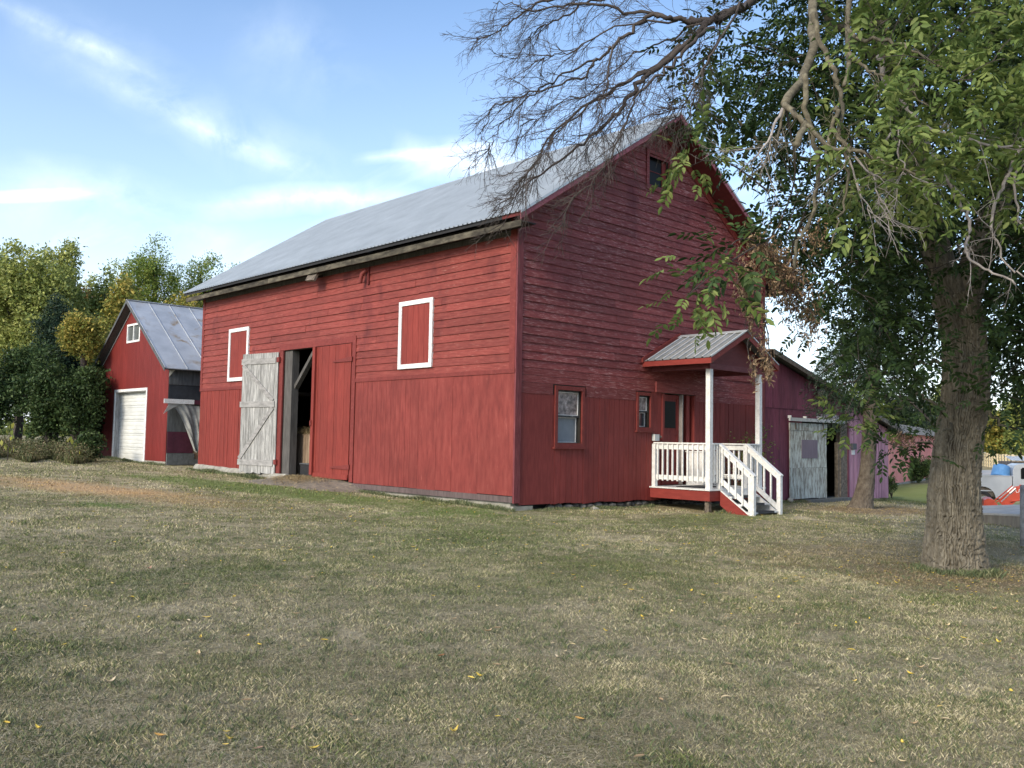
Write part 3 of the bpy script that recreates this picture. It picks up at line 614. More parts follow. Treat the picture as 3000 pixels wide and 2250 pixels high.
rail((4.705, -.14, -.018), (4.705, -1.60, -.018), (-.038, 0, 0), 10)
rail((4.77, -1.66, -.018), (5.05, -1.66, -.018), (0, -.038, 0), 2, False); rail((6.32, -1.66, -.018), (6.81, -1.66, -.018), (0, -.038, 0), 4, False)
rail((6.87, -.1, -.018), (6.87, -1.60, -.018), (.038, 0, 0), 10)
rail((5.10, -1.70, -.02), (5.10, -2.60, -.72), (-.038, 0, 0), 5, False); rail((6.27, -1.70, -.02), (6.27, -2.60, -.72), (.038, 0, 0), 5, False)
for x, m_ in ((5.02, 'red_porch'), (6.31, 'white')):
    mb = MB(); mb.prism([(x, -1.755, -1.125), (x, -2.60, -1.70), (x, -2.60, -1.78), (x, -2.20, -1.78), (x, -1.755, -1.45)], (.04, 0, 0)); s_ = mb.build('stringer', M[m_], po)
    mb = MB(); mb.bar((x+.02, -1.76, -1.112), (x+.02, -2.61, -1.690), .045, .02); mb.build('stringer_cap', M['white'], s_)
for i, (ya, yb, z) in enumerate(((-1.77, -2.04, -1.245), (-2.01, -2.32, -1.41), (-2.27, -2.58, -1.575))):
    mb = MB(); mb.box(5.063, 6.306, ya, yb, z-.035, z); tr = mb.build('tread', M['white'], po)
    mb = MB(); mb.box(5.32, 6.02, ya-.02, yb-.012, z+.001, z+.012); mb.box(5.32, 6.02, yb-.012, yb-.004, z-.035, z+.012); mb.build('tread_mat', M['mat'], tr)
mb = MB(); mb.box(5.063, 6.306, -1.768, -1.754, -1.24, -1.112); mb.build('riser', M['white'], po)
px0, pxr, px1, pz, ps = 4.25, 5.75, 7.24, 2.70, .49; ze = pz-ps*1.5
mb = MB(); ribbed(mb, (px0, -2.02, ze), (px0, -.02, ze), (pxr, -2.02, pz), (pxr, -.02, pz), .225, .028, .05, .018); ribbed(mb, (px1, -2.02, ze), (px1, -.02, ze), (pxr, -2.02, pz), (pxr, -.02, pz), .225, .028, .05, .018)
pr = mb.build('porch_roof', M['galv_darkened'], po)
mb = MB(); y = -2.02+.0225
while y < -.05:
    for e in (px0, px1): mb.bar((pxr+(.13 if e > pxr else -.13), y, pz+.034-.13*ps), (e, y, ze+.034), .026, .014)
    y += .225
mb.build('rib_sheen_bars', M['galv_rib_sheen'], pr)  # bars laid over the ribs to carry the painted sky reflection
mb = MB()
for s in (-1, 1): mb.prism([(pxr, -2.05, pz+.04), (pxr+s*.13, -2.05, pz+.04-.13*ps), (pxr+s*.13, -2.05, pz+.03-.13*ps), (pxr, -2.05, pz+.03)], (0, 2.04, 0))
mb.build('ridge_cap', M['galv'], pr)
mb = MB(); mb.box(px0+.01, px0+.04, -1.99, -.03, ze-.135, ze-.012); mb.cut(); mb.box(px1-.04, px1-.01, -1.99, -.03, ze-.135, ze-.012); mb.build('eave_board', M['red_porch'], po)
mb = MB()
for e in (px0, px1): mb.cut(); mb.prism([(pxr, -1.992, pz-.008), (e, -1.992, ze-.008), (e, -1.992, ze-.135), (pxr, -1.992, pz-.15)], (0, -.022, 0))
mb.build('rake_board', M['plum_trim'] if 0 else M['red_trim'], po)
mb = MB()
for e in (px0+.05, px1-.05): mb.cut(); mb.prism([(pxr, -.03, pz-.02), (e, -.03, ze+.01), (e, -.03, ze-.02), (pxr, -.03, pz-.05)], (0, -1.95, 0))
mb.build('roof_sheathing', M['greypanel'], po)
mb = MB(); mb.prism([(4.62, -1.72, 1.865), (6.96, -1.72, 1.865), (6.96, -1.72, pz-.06-ps*(6.96-pxr)), (pxr, -1.72, pz-.06), (4.62, -1.72, pz-.06-ps*(pxr-4.62))], (0, .03, 0)); mb.build('gable_panel', paint('porch gable panel', [(.3, (.11, .022, .022)), (.7, (.16, .034, .034))], (1, 1, 3), 4), po)
mb = MB(); mb.box(4.62, 6.96, -1.735, -1.69, 1.735, 1.862); mb.box(4.62, 4.70, -1.688, -.03, 1.735, 1.862); mb.box(6.88, 6.96, -1.688, -.03, 1.735, 1.862)
mb.build('beam', M['plum_trim'] if 0 else paint('porch beam', [(.3, (.12, .03, .033)), (.7, (.20, .06, .065))], (1, 1, 3), 4), po)
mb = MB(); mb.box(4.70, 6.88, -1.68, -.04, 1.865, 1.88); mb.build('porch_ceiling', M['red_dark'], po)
mb = MB()
for i in range(5):
    y = -.3-.38*i; mb.cut(); mb.box(px0+.05, 4.62, y-.02, y+.02, ze-.09, ze-.02)
mb.build('rafter_tail', M['oldwood'], po)
mb = MB()
for e, s in ((px0-.04, -1), (px1+.04, 1)): mb.cut(); mb.prism([(pxr, -.036, pz+.09), (e, -.036, ze+.075), (e, -.036, ze-.03), (pxr, -.036, pz-.02)], (0, -.05, 0))
mb.build('wall_flashing', M['red_trim'], po)
t = thing('door_mat', (5.5, -.9, -1.08), 'dark grey mat lying on the white porch deck', 'mat')
mb = MB(); mb.box(4.98, 5.98, -1.25, -.55, -1.078, -1.066); mb.build('mat_pad', M['mat'], t)
mb = MB(); frame(mb, lambda a, n, z: (a, z, n), 4.97, 5.99, -1.26, -.54, .02, -1.078, -1.062); mb.build('mat_border', M['black'], t)
t = thing('storage_cabinet', (6.45, -.4, -1.08), 'scuffed white cabinet behind the stair railing on the porch', 'cabinet')
mb = MB(); mb.box(6.0, 6.72, -.62, -.1, -1.078, -.24); mb.build('cabinet_body', M['white'], t)
mb = MB(); mb.box(5.98, 6.74, -.65, -.08, -.238, -.21); mb.build('cabinet_top', M['white'], t)
for xx in (6.02, 6.37):
    mb = MB(); mb.box(xx, xx+.33, -.637, -.622, -1.03, -.28); dd = mb.build('cabinet_door', M['white'], t)
    mb = MB(); mb.box(xx+.14, xx+.19, -.66, -.638, -.65, -.55); mb.build('handle', M['chrome'], dd)
t = thing('wire_basket', (5.95, -1.1, -1.08), 'low black wire basket standing before the white cabinet', 'basket')
mb = MB()
for i in range(11):
    u = i/10; x = 5.72+.5*u; mb.tube([(x, -1.3, -1.07), (x, -1.3, -.80)], .004, 4); mb.tube([(x, -.95, -1.07), (x, -.95, -.80)], .004, 4)
    if i < 8:
        y = -1.3+.05*i; mb.tube([(5.72, y, -1.07), (5.72, y, -.80)], .004, 4); mb.tube([(6.22, y, -1.07), (6.22, y, -.80)], .004, 4)
for z in (-1.07, -1.015, -.96, -.905, -.85, -.80): mb.tube([(5.72, -1.3, z), (6.22, -1.3, z), (6.22, -.95, z), (5.72, -.95, z), (5.72, -1.3, z)], .004, 4)
mb.build('basket_mesh', M['black'], t)

# ------------------------------------------------------------------ plum shed to the right of the barn
AX0, AX1, AYD = 9.93, 18.05, 9.0
az_ = lambda x: 2.60-.247*(x-10.47)
an = thing('plum_shed', (14, 4.5, -1.75), 'low plum painted shed joined to the barn, white sliding door half open', 'shed')
AD = (12.05, 14.50, -1.66, .72)
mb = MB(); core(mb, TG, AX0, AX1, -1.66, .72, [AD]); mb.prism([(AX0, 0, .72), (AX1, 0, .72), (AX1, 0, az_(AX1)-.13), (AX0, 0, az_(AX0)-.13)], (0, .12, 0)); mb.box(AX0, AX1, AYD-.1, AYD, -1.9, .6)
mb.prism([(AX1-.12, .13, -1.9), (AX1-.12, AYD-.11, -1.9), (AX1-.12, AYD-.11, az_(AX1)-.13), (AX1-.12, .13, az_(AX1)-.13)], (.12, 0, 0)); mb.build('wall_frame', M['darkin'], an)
zt_ = lambda a: az_(a)-.14
def abot(a): return -1.63-.018*(a-10)
mb = MB(); rs = random.Random(41)
vboards(mb, TG, AX0, 15.0, 1.055, zt_, .094, .007, .012, .02, 0, rs=rs, jn=.0015)
vboards(mb, TG, AX0, 12.05, abot, 1.05, .094, .007, 0, .02, .01, rs=rs, jn=.0015); vboards(mb, TG, 12.05, 15.0, .73, 1.05, .094, .007, 0, .02, 0, rs=rs, jn=.0015)
mb.build('siding', M['plum'], an)
mb = MB(); vboards(mb, TG, 15.0, AX1, abot, zt_, .094, .008, .002, .02, .03, rs=rs, jn=.0015); mb.build('faded_siding', M['orchid'], an, label='faded orchid siding right of the doorway')
mb = MB(); TB(mb, TG, 12.95, 14.4, .021, .028, .76, .97); mb.build('peeled_patch', paint('peeled plum patch', [(.42, (.16, .05, .08)), (.52, (.5, .45, .47)), (.7, (.62, .6, .6))], (1, 1, 1), 9, detail=9), an)
mb = MB()
mb.prism([(AX0, -.32, az_(AX0)), (AX1+.55, -.32, az_(AX1+.55)), (AX1+.55, -.32, az_(AX1+.55)-.035), (AX0, -.32, az_(AX0)-.035)], (0, AYD+.6, 0))
ar = mb.build('shed_roof', M['shingle'], an)
mb = MB(); mb.prism([(AX0, -.325, az_(AX0)-.04), (AX1+.5, -.325, az_(AX1+.5)-.04), (AX1+.5, -.325, az_(AX1+.5)-.15), (AX0, -.325, az_(AX0)-.15)], (0, .03, 0)); mb.build('rake_board', M['oldwood'], an)
mb = MB()
for i in range(5): y = .1+i*2; mb.cut(); mb.prism([(AX0, y, az_(AX0)-.04), (AX1, y, az_(AX1)-.04), (AX1, y, az_(AX1)-.13), (AX0, y, az_(AX0)-.13)], (0, .05, 0))
mb.build('rafter', M['darkwood'], an)
mb = MB(); rs = random.Random(77); vboards(mb, TG, 11.22, 13.47, lambda a: -1.60-.01*(a-11)+rs.uniform(-.03, .01), -.70, .44, .012, .06, .03, 0, rs=rs); TB(mb, TG, 11.22, 13.46, .06, .088, -.695, .42); TB(mb, TG, 11.2, 13.48, .06, .098, .425, .65)
sdn = mb.build('sliding_door', M['peelwhite'], an)
mb = MB(); TB(mb, TG, 11.90, 12.87, .089, .10, -.41, .15); mb.build('door_panel', M['mauve'], sdn)
mb = MB(); TB(mb, TG, 11.50, 11.56, .099, .115, .45, .74); mb.cut(); TB(mb, TG, 13.2, 13.26, .099, .115, .45, .74); mb.build('hanger', M['oldwood'], sdn)
mb = MB(); TB(mb, TG, 11.13, 14.6, .10, .15, .70, .80)
for a in (11.14, 12.05, 12.95, 13.9): TB(mb, TG, a, a+.05, .06, .16, .78, .86)
mb.build('door_track', M['plastic_grey'], an)
mb = MB(); TB(mb, TG, 14.50, 14.97, -.02, .035, -1.66, .70); TB(mb, TG, 14.40, 14.5, -.12, 0, -1.66, .1); mb.build('door_jamb', M['oldwood'], an)
mb = MB(); TB(mb, TG, 14.975, 15.06, .0, .055, -1.68, .72); mb.build('door_casing', M['plum'], an)
mb = MB(); mb.box(12.0, 14.7, -.35, .4, -1.80, -1.655); mb.cut(); mb.box(AX0, AX1, .15, AYD-.15, -1.9, -1.70); mb.build('slab_floor', M['block'], an)
mb = MB(); mb.box(AX0, 12.0, .0, .1, -1.95, -1.62); mb.cut(); mb.box(14.7, AX1, 0, .1, -1.95, -1.66); mb.cut(); mb.rock((11.15, -.12, -1.64), (.13, .1, .1), 3); mb.build('footing', M['concrete'], an)
t = thing('feed_box', (15.35, -.05, 0), 'small grey wall box with a white card below, right of the plum doorway', 'wall box')
mb = MB(); TB(mb, TG, 15.22, 15.50, .03, .10, -.13, .07); mb.build('box_body', M['greypanel'], t)
mb = MB(); TB(mb, TG, 15.27, 15.50, .024, .036, -.30, -.145); mb.build('card', M['white'], t)
t = thing('bird_nest', (13.1, -.2, 1.6), 'ragged grey bird nest tucked under the plum shed eave', 'bird nest')
mb = MB(); mb.rock((13.05, -.13, 1.60), (.26, .12, .16), 8, 3); mb.build('nest_body', M['shingle'], t)
def f3(): return random.gauss(13.05, .2), random.gauss(-.17, .06), random.gauss(1.6, .11)
o = straws('nest_twigs', 260, f3, (.1, .3), t, 'oldwood')

# ------------------------------------------------------------------ long pink shed behind
PL = at(2601, 1300, 45.5); PR = at(2750, 1300, 61.0); pd = np.array([PR[0]-PL[0], PR[1]-PL[1]]); pd /= np.linalg.norm(pd); pn = np.array([-pd[1], pd[0]])
PO = PL[:2]-pd*9
def TP(a, n, z): q = PO+pd*a-pn*n; return (q[0], q[1], z)
ps_ = thing('pink_shed', (PO[0]+pd[0]*20, PO[1]+pd[1]*20, -2.0), 'long low pink metal clad shed behind the plum one', 'shed')
mb = MB(); rs = random.Random(5); vboards(mb, TP, 0, 44, -1.93, .72, .30, .012, 0, .03, 0, rs=rs, jn=.001)
a = 0
while a < 44: TB(mb, TP, a+.13, a+.17, .03, .05, -1.93, .72); a += .30
mb.build('metal_siding', M['pinkmetal'], ps_)
mb = MB(); TB(mb, TP, 0, 44, -8, -.01, -1.93, .70); mb.build('shed_body', M['darkin'], ps_)
mb = MB(); TB(mb, TP, 0, 44, -.03, .05, -2.3, -1.935); mb.build('footing', M['concrete'], ps_)
mb = MB(); mb.prism([TP(-.3, .35, .68), TP(-.3, -4, 1.75), TP(-.3, -8.3, .68), TP(-.3, -4, 1.65)], Vector(TP(44.3, 0, 0))-Vector(TP(-.3, 0, 0))); mb.build('shed_roof', M['shingle'], ps_)

# ------------------------------------------------------------------ garage
GX, GY0, GY1, GYR, GZR, GS = -.10, 17.55, 24.45, 21.02, 5.02, .722
ga = thing('garage', (5, 21, -1.1), 'small red gabled garage with white overhead door and old steel roof', 'garage')
gr = lambda y: GZR-GS*abs(y-GYR)
TF = lambda a, n, z: (GX-n, a, z)                            # front wall
TR_ = lambda a, n, z: (a, GY0-n, z)                          # side wall facing the barn
GD = (19.48, 22.52, -1.12, 1.56); GW = (20.38, 21.52, 3.50, 4.08)
def gpl(a0, a1, zb, zt):
    top = lambda a: min(zt, gr(a)-.09); P = [TF(a0, 0, zb), TF(a1, 0, zb), TF(a1, 0, top(a1))]
    if a0 < GYR < a1 and zt > 5: P.append(TF(GYR, 0, GZR-.09))
    P.append(TF(a0, 0, top(a0))); return P
mb = MB(); core(mb, TF, GY0, GY1, -1.0, 2.3, [GD]); 
for (a0, a1, zb, zt) in ((GY0, GW[0], 2.3, 99), (GW[1], GY1, 2.3, 99), (GW[0], GW[1], 2.3, GW[2]), (GW[0], GW[1], GW[3], 99)): mb.prism(gpl(a0, a1, zb, zt), (.12, 0, 0))
mb.box(GX+.12, 11, GY1-.12, GY1, -1.1, 2.3); mb.box(10.9, 11, GY0, GY1-.13, -1.1, 2.3); mb.box(GX+.13, 11, GY0+.01, GY0+.12, -1.1, 2.35); mb.build('wall_frame', M['darkin'], ga)
mb = MB(); rs = random.Random(2)
def gv(a0, a1, zl, zh): vboards(mb, TF, a0, a1, zl, zh, .115, .012, 0, .018, 0, rs=rs, jn=.0005)
top = lambda a: gr(a)-.10
gv(GY0, GD[0]-.1, -1.0, top); gv(GD[1]+.1, GY1, -1.0, top); gv(GD[0]-.1, GW[0]-.06, 1.66, top); gv(GW[1]+.06, GD[1]+.1, 1.66, top); gv(GW[0]-.06, GW[1]+.06, 1.66, GW[2]-.06); gv(GW[0]-.06, GW[1]+.06, GW[3]+.06, top)
mb.build('front_siding', M['garage_red'], ga)
mb = MB(); frame(mb, TF, GD[0]-.10, GD[1]+.10, -1.25, 1.66, .10, -.02, .035)
mb.build('door_trim', M['white'], ga)
mb = MB(); TB(mb, TF, GD[1]-.03, GD[1]+.02, -.24, .0, -1.12, 1.56); TB(mb, TF, GD[0]-.02, GD[0]+.03, -.24, .0, -1.12, 1.56); TB(mb, TF, GD[0], GD[1], -.24, 0, 1.53, 1.58); mb.build('door_reveal', M['greywood'], ga)
for i in range(5):
    z0 = -1.10+i*.532; mb = MB(); P = []
    prof = [(0, 0), (.02, .018), (.10, .018), (.115, .008), (.15, .008), (.165, .018), (.25, .018), (.262, .006), (.28, .006), (.292, .018), (.40, .018), (.415, .008), (.45, .008), (.465, .018), (.515, .018), (.528, 0)]
    V = []; F = []
    for h, nn in prof: V += [TF(GD[0]+.03, -.20+nn, z0+h), TF(GD[1]-.03, -.20+nn, z0+h)]
    for k in range(len(prof)-1): F.append((2*k, 2*k+1, 2*k+3, 2*k+2))
    mb.add(V, F); TB(mb, TF, GD[0]+.03, GD[1]-.03, -.24, -.201, z0, z0+.528)
    dp = mb.build('overhead_door_panel', M['whitedoor'], ga)
mb = MB(); frame(mb, TF, GW[0]-.07, GW[1]+.07, GW[2]-.07, GW[3]+.07, .075, -.03, .035); TB(mb, TF, 20.92, 20.98, -.03, .03, GW[2]+.006, GW[3]-.006); gw = mb.build('loft_window', M['white'], ga)
for a0, a1 in ((GW[0]+.006, 20.92), (20.98, GW[1]-.006)):
    mb = MB(); TB(mb, TF, a0, a1, -.025, -.015, GW[2]+.006, GW[3]-.006); mb.build('pane', paint('dusty loft pane', [(.3, (.07, .08, .08)), (.7, (.13, .14, .14))], (5, 5, 1), 3, rough=.25, bump=0), gw)
mb = MB()
for s, e in ((-1, 17.22), (1, 24.82)): mb.prism([(-.40, GYR, GZR), (-.40, e, gr(e)), (-.40, e, gr(e)-.03), (-.40, GYR, GZR-.03)], (11.4, 0, 0))
x = -.38
while x < 11:
    for e in (17.22, 24.82): mb.bar((x, GYR, GZR+.012), (x, e, gr(e)+.012), .022, .028)
    x += .80
mb.bar((-.42, GYR, GZR+.02), (11, GYR, GZR+.02), .10, .035); mb.build('roof', M['galv_old'], ga)
mb = MB()
for e in (17.26, 24.78): mb.prism([(-.38, GYR, GZR-.035), (-.38, e, gr(e)-.035), (-.38, e, gr(e)-.09), (-.38, GYR, GZR-.09)], (11.3, 0, 0))
mb.build('roof_boards', M['darkwood'], ga)
mb = MB()
for e in (17.2, 24.84): mb.prism([(-.405, GYR, GZR+.01), (-.405, e, gr(e)+.01), (-.405, e, gr(e)-.11), (-.405, GYR, GZR-.11)], (-.02, 0, 0))
mb.build('rake_board', M['greypanel'], ga)
mb = MB(); e0 = gr(GY0)
mb.prism([TF(GY1-.02, .02, gr(GY1)-.11), TF(GY1-.02, .02, gr(GY1)-.15), TF(GYR, .02, GZR-.20), TF(GYR, .02, GZR-.16)], (-.012, 0, 0)); mb.build('rake_trim', M['white'], ga)
mb = MB(); TB(mb, TR_, GX, 9, 0, .02, 1.72, 2.36); mb.build('upper_panel', M['greypanel'], ga)
mb = MB(); TB(mb, TR_, GX, 9, 0, .018, 1.18, 1.70); mb.build('tar_paper', M['tarpaper'], ga)
mb = MB(); TB(mb, TR_, GX, 9, 0, .016, .06, 1.17); mb.build('lower_panel', M['greypanel'], ga)
mb = MB(); TB(mb, TR_, GX+.02, .86, .0, .022, -.69, .055); mb.build('plum_panel', M['plum_panel'], ga)
mb = MB(); TB(mb, TR_, .87, 9, 0, .02, -1.0, .055); mb.build('brown_panel', M['brownwood'], ga)
for r_ in range(2):
    for i in range(3):
        x0 = GX+.01+.40*i-(.2 if r_ else 0)+.2*r_*0
        mb = MB(); TB(mb, TR_, max(GX+.01, x0), x0+.39, 0, .06, -1.11+.205*r_, -.91+.205*r_); mb.build('concrete_block', M['block'], ga)
mb = MB(); mb.box(GX-.03, GX+.1, GY0-.02, GD[0]-.1, -1.35, -1.0); mb.cut(); mb.box(GX-.03, GX+.1, GD[1]+.1, GY1+.02, -1.35, -1.0); mb.cut(); mb.box(GX, 10.9, GY0, GY1, -1.4, -1.13); mb.build('foundation', M['concrete'], ga)
mb = MB(); mb.prism([(GX-.02, 17.45, 2.34), (GX-.02, 17.53, 1.98), (GX+.15, 17.40, 2.26)], (.02, .01, 0)); mb.build('torn_flashing', M['tarp'], ga)
# small lean-to roof and tarp between garage and barn
lt = thing('lean_to', (.3, 17, 1.1), 'narrow white edged lean-to roof between garage and barn', 'lean-to')
mb = MB(); mb.prism([(-.60, 16.62, 1.165), (-.12, 17.5, 1.20), (-.12, 17.5, 1.17), (-.60, 16.62, 1.13)], (2.6, 0, 0)); mb.build('lean_to_roof', M['shingle'], lt)
mb = MB(); mb.box(-.64, .42, 16.585, 16.615, 1.02, 1.175); mb.build('white_fascia', M['white'], lt)
mb = MB(); mb.box(.425, 2.0, 16.585, 16.612, 1.02, 1.17); mb.build('plum_fascia', M['plum_panel'], lt)
t = thing('tarp', (.5, 16.7, .9), 'grey tarp hanging in folds under the lean-to beside the barn corner', 'tarp')
V = []; F = []; nu, nv = 26, 26
for j in range(nv+1):
    v = j/nv; zl = .99-1.65*v; xl = -.42+.98*v**.62 if v < .97 else .62; xr = .98-.14*v
    for i in range(nu+1):
        u = i/nu; x = xl+(xr-xl)*u; V.append((x, 16.64+.05*math.sin(u*14+v*4)*(.4+v)+.02*math.sin(u*33-v*5)+.10*v, zl+.03*math.sin(u*6)))
for j in range(nv):
    for i in range(nu): a = j*(nu+1)+i; F.append((a, a+1, a+nu+2, a+nu+1))
mb = MB(); mb.add(V, F); o = mb.build('tarp_sheet', M['tarp'], t, smooth=True)
mb = MB(); mb.prism([(-.45, 16.63, 1.0), (-.62, 16.66, .66), (-.30, 16.63, .88), (.0, 16.62, 1.0)], (0, .01, 0)); mb.build('tarp_flap', M['tarp'], t)
# ------------------------------------------------------------------ ground
def vnoise(x, y, seed=0):
    xi = np.floor(x).astype(np.int64); yi = np.floor(y).astype(np.int64); xf = x-xi; yf = y-yi
    u = xf*xf*(3-2*xf); v = yf*yf*(3-2*yf)
    def h(a, b):
        n = (a*374761393+b*668265263+seed*1442695041) & 0xffffffff; n = ((n ^ (n >> 13))*1274126177) & 0xffffffff
        return ((n ^ (n >> 16)) & 0xffff)/65535.
    return (h(xi, yi)*(1-u)+h(xi+1, yi)*u)*(1-v)+(h(xi, yi+1)*(1-u)+h(xi+1, yi+1)*u)*v
def lawn(nt, co, blade=False):
    """colour of the lawn from position: green and dry patches, scorched strip, duff under the trees"""
    n1 = noise(nt, co, .42, 5, .6, .6); n2 = noise(nt, co, 2.6, 6, .65, .4); n3 = noise(nt, co, 14, 3, .6)
    n4 = noise(nt, co, 1.1, 4, .6, .5); s = vmath(nt, 'ADD', vmath(nt, 'ADD', vmath(nt, 'MULTIPLY', n1, .40), vmath(nt, 'MULTIPLY', n2, .45)), vmath(nt, 'MULTIPLY', vmath(nt, 'SUBTRACT', n4, .2), .25))
    if blade:
        ri = nd(nt, 'ShaderNodeNewGeometry').outputs['Random Per Island']
        s = vmath(nt, 'ADD', s, vmath(nt, 'MULTIPLY', vmath(nt, 'SUBTRACT', ri, .5), .30))
        c = ramp(nt, s, [(.32, (.072, .110, .034)), (.43, (.130, .168, .056)), (.51, (.250, .240, .115)), (.61, (.52, .46, .30))])
    else:
        c = ramp(nt, s, [(.34, (.10, .098, .040)), (.44, (.19, .17, .085)), (.52, (.30, .26, .155)), (.64, (.46, .40, .28))])
        c = mixc(nt, vmath(nt, 'MULTIPLY', ramp(nt, n3, [(.42, G(0)), (.7, G(1))]), .5), c, (.30, .26, .19))
    def spot(cx, cy, ang, rx, ry, col, k, soft=.45):
        nonlocal c
        m = nd(nt, 'ShaderNodeMapping', vector_type='TEXTURE'); m.inputs['Location'].default_value = (cx, cy, 0); m.inputs['Rotation'].default_value = (0, 0, rad(ang)); m.inputs['Scale'].default_value = (rx, ry, 1e4)
        nt.links.new(co, m.inputs['Vector']); l = nd(nt, 'ShaderNodeVectorMath', operation='LENGTH'); nt.links.new(m.outputs[0], l.inputs[0])
        f = vmath(nt, 'ADD', l.outputs['Value'], vmath(nt, 'MULTIPLY', vmath(nt, 'SUBTRACT', n2, .5), 1.3))
        f = vmath(nt, 'MULTIPLY', ramp(nt, f, [(1-soft if soft < 1 else 0, G(1)), (1.0, G(0))]), k); c = mixc(nt, f, c, col)
    spot(-2.2, 6.2, -82, 8.5, 1.5, (.115, .165, .045), .75); spot(3.2, -2.8, 8, 5.0, 1.0, (.12, .15, .05), .6)
    spot(-3.2, -2.4, 42, 8.0, 2.6, (.105, .145, .045), .5, .8); spot(-8.6, -8.2, 0, 3.6, 2.6, (.33, .295, .22), .30, .8)
    spot(-1.6, .2, 10, 2.2, .8, (.11, .17, .04), .7); spot(-6.1, 6.9, -78, 5.6, 1.5, (.46, .31, .17), .85, .7); spot(-7.15, 3.1, -60, 1.0, .55, (.10, .17, .04), .8, .8)
    spot(-.9, -9.2, 0, 2.2, 1.5, (.20, .145, .09), .7); spot(11.5, -2.6, 0, 3.2, 1.6, (.22, .16, .10), .75); spot(1.5, -7.6, -10, 5.0, 1.6, (.23, .18, .11), .55)
    spot(-5, -6.5, 15, 4, .9, (.12, .145, .055), .5); spot(-9, -5, 0, 1.5, 1.0, (.10, .13, .05), .6)
    spot(30, 3, 10, 16, 4.5, (.17, .21, .06), .85); spot(24, -4, -20, 9, 3, (.15, .18, .06), .7)
    return c
m, nt, b = newmat('lawn soil'); co = nd(nt, 'ShaderNodeTexCoord').outputs['Object']; c = lawn(nt, co)
sp = nd(nt, 'ShaderNodeSeparateXYZ'); nt.links.new(co, sp.inputs[0])
nt.links.new(c, b.inputs['Base Color']); b.inputs['Roughness'].default_value = 1; b.inputs['Specular IOR Level'].default_value = .1
bp = nd(nt, 'ShaderNodeBump'); bp.inputs['Strength'].default_value = .9; bp.inputs['Distance'].default_value = .03
nt.links.new(noise(nt, co, 22, 6, .7), bp.inputs['Height']); nt.links.new(bp.outputs[0], b.inputs['Normal']); M['soil'] = m
m, nt, b = newmat('grass blade'); co = nd(nt, 'ShaderNodeTexCoord').outputs['Object']; c = lawn(nt, co, True)
nt.links.new(c, b.inputs['Base Color']); b.inputs['Roughness'].default_value = .8; b.inputs['Specular IOR Level'].default_value = .15; M['blade'] = m
def axis(a, b, s, lim0, lim1):
    r = list(np.arange(a, b+1e-6, s)); x = b; st = s
    while x < lim1: st *= 1.25; x += st; r.append(x)
    x = a; st = s
    while x > lim0: st *= 1.25; x -= st; r.insert(0, x)
    return np.array(r)
gx = axis(-16, 36, .5, -700, 900); gy = axis(-16, 34, .5, -700, 900); XX, YY = np.meshgrid(gx, gy, indexing='ij'); ZZ = gz(XX, YY)
V = np.stack([XX, YY, ZZ], -1).reshape(-1, 3); n_ = len(gy); I = np.arange(len(gx)*n_).reshape(len(gx), n_)
loops = np.stack([I[:-1, :-1], I[1:, :-1], I[1:, 1:], I[:-1, 1:]], -1).ravel()
g = npmesh('ground', V, loops, 4, M['soil'], None, True); g['kind'] = 'structure'

def solid(x, y):                                            # where nothing grows
    m = ((x > -.02) & (x < 18.4) & (y > .02) & (y < 15.2)) | ((x > -.2) & (y > 17.4) & (y < 24.6) & (x < 11))
    m |= (x > -1.25+.3*np.sin(y*2.3)) & (x < .1) & (y > 5.9) & (y < 9.9)
    m |= (x > 4.7) & (x < 7.0) & (y > -1.7) & (y < 0)
    m |= ((x+.45)**2+(y+9.03)**2 < .2)
    return m
FD = math.atan2(FW[1], FW[0])
def fan(n, d0, d1, half=50):
    r = np.sqrt(rng.uniform(d0*d0, d1*d1, n)); t = FD+np.radians(rng.uniform(-half, half, n))
    return CAM[0]+r*np.cos(t), CAM[1]+r*np.sin(t), r
def blades(n, d0, d1, h, wd, thin=.28):
    x, y, r = fan(n, d0, d1); k = ~solid(x, y); bare = vnoise(x*1.7, y*1.7, 3)*.6+vnoise(x*5, y*5, 5)*.4
    k &= rng.uniform(0, 1, n) < np.clip((bare-.24)*3.0, thin, 1); x, y = x[k], y[k]; n = len(x)
    z = gz(x, y)-.004; hh = h*rng.uniform(.5, 1.3, n)*(.55+.7*vnoise(x*2.9, y*2.9, 9))*(1-.6*((x > 0) & (x < 5) & (y > -.5))); a = rng.uniform(0, 2*np.pi, n); l = rng.uniform(.1, 1.1, n)*hh; la = rng.uniform(0, 2*np.pi, n)
    wx, wy = np.cos(a)*wd/2*rng.uniform(.6, 1.3, n), np.sin(a)*wd/2
    lx, ly = np.cos(la)*l, np.sin(la)*l
    P = np.stack([np.stack([x-wx, y-wy, z], -1), np.stack([x+wx, y+wy, z], -1), np.stack([x+wx*.8+lx*.4, y+wy*.8+ly*.4, z+hh*.62], -1), np.stack([x+lx, y+ly, z+hh], -1)], 1)
    return P.reshape(-1, 3)
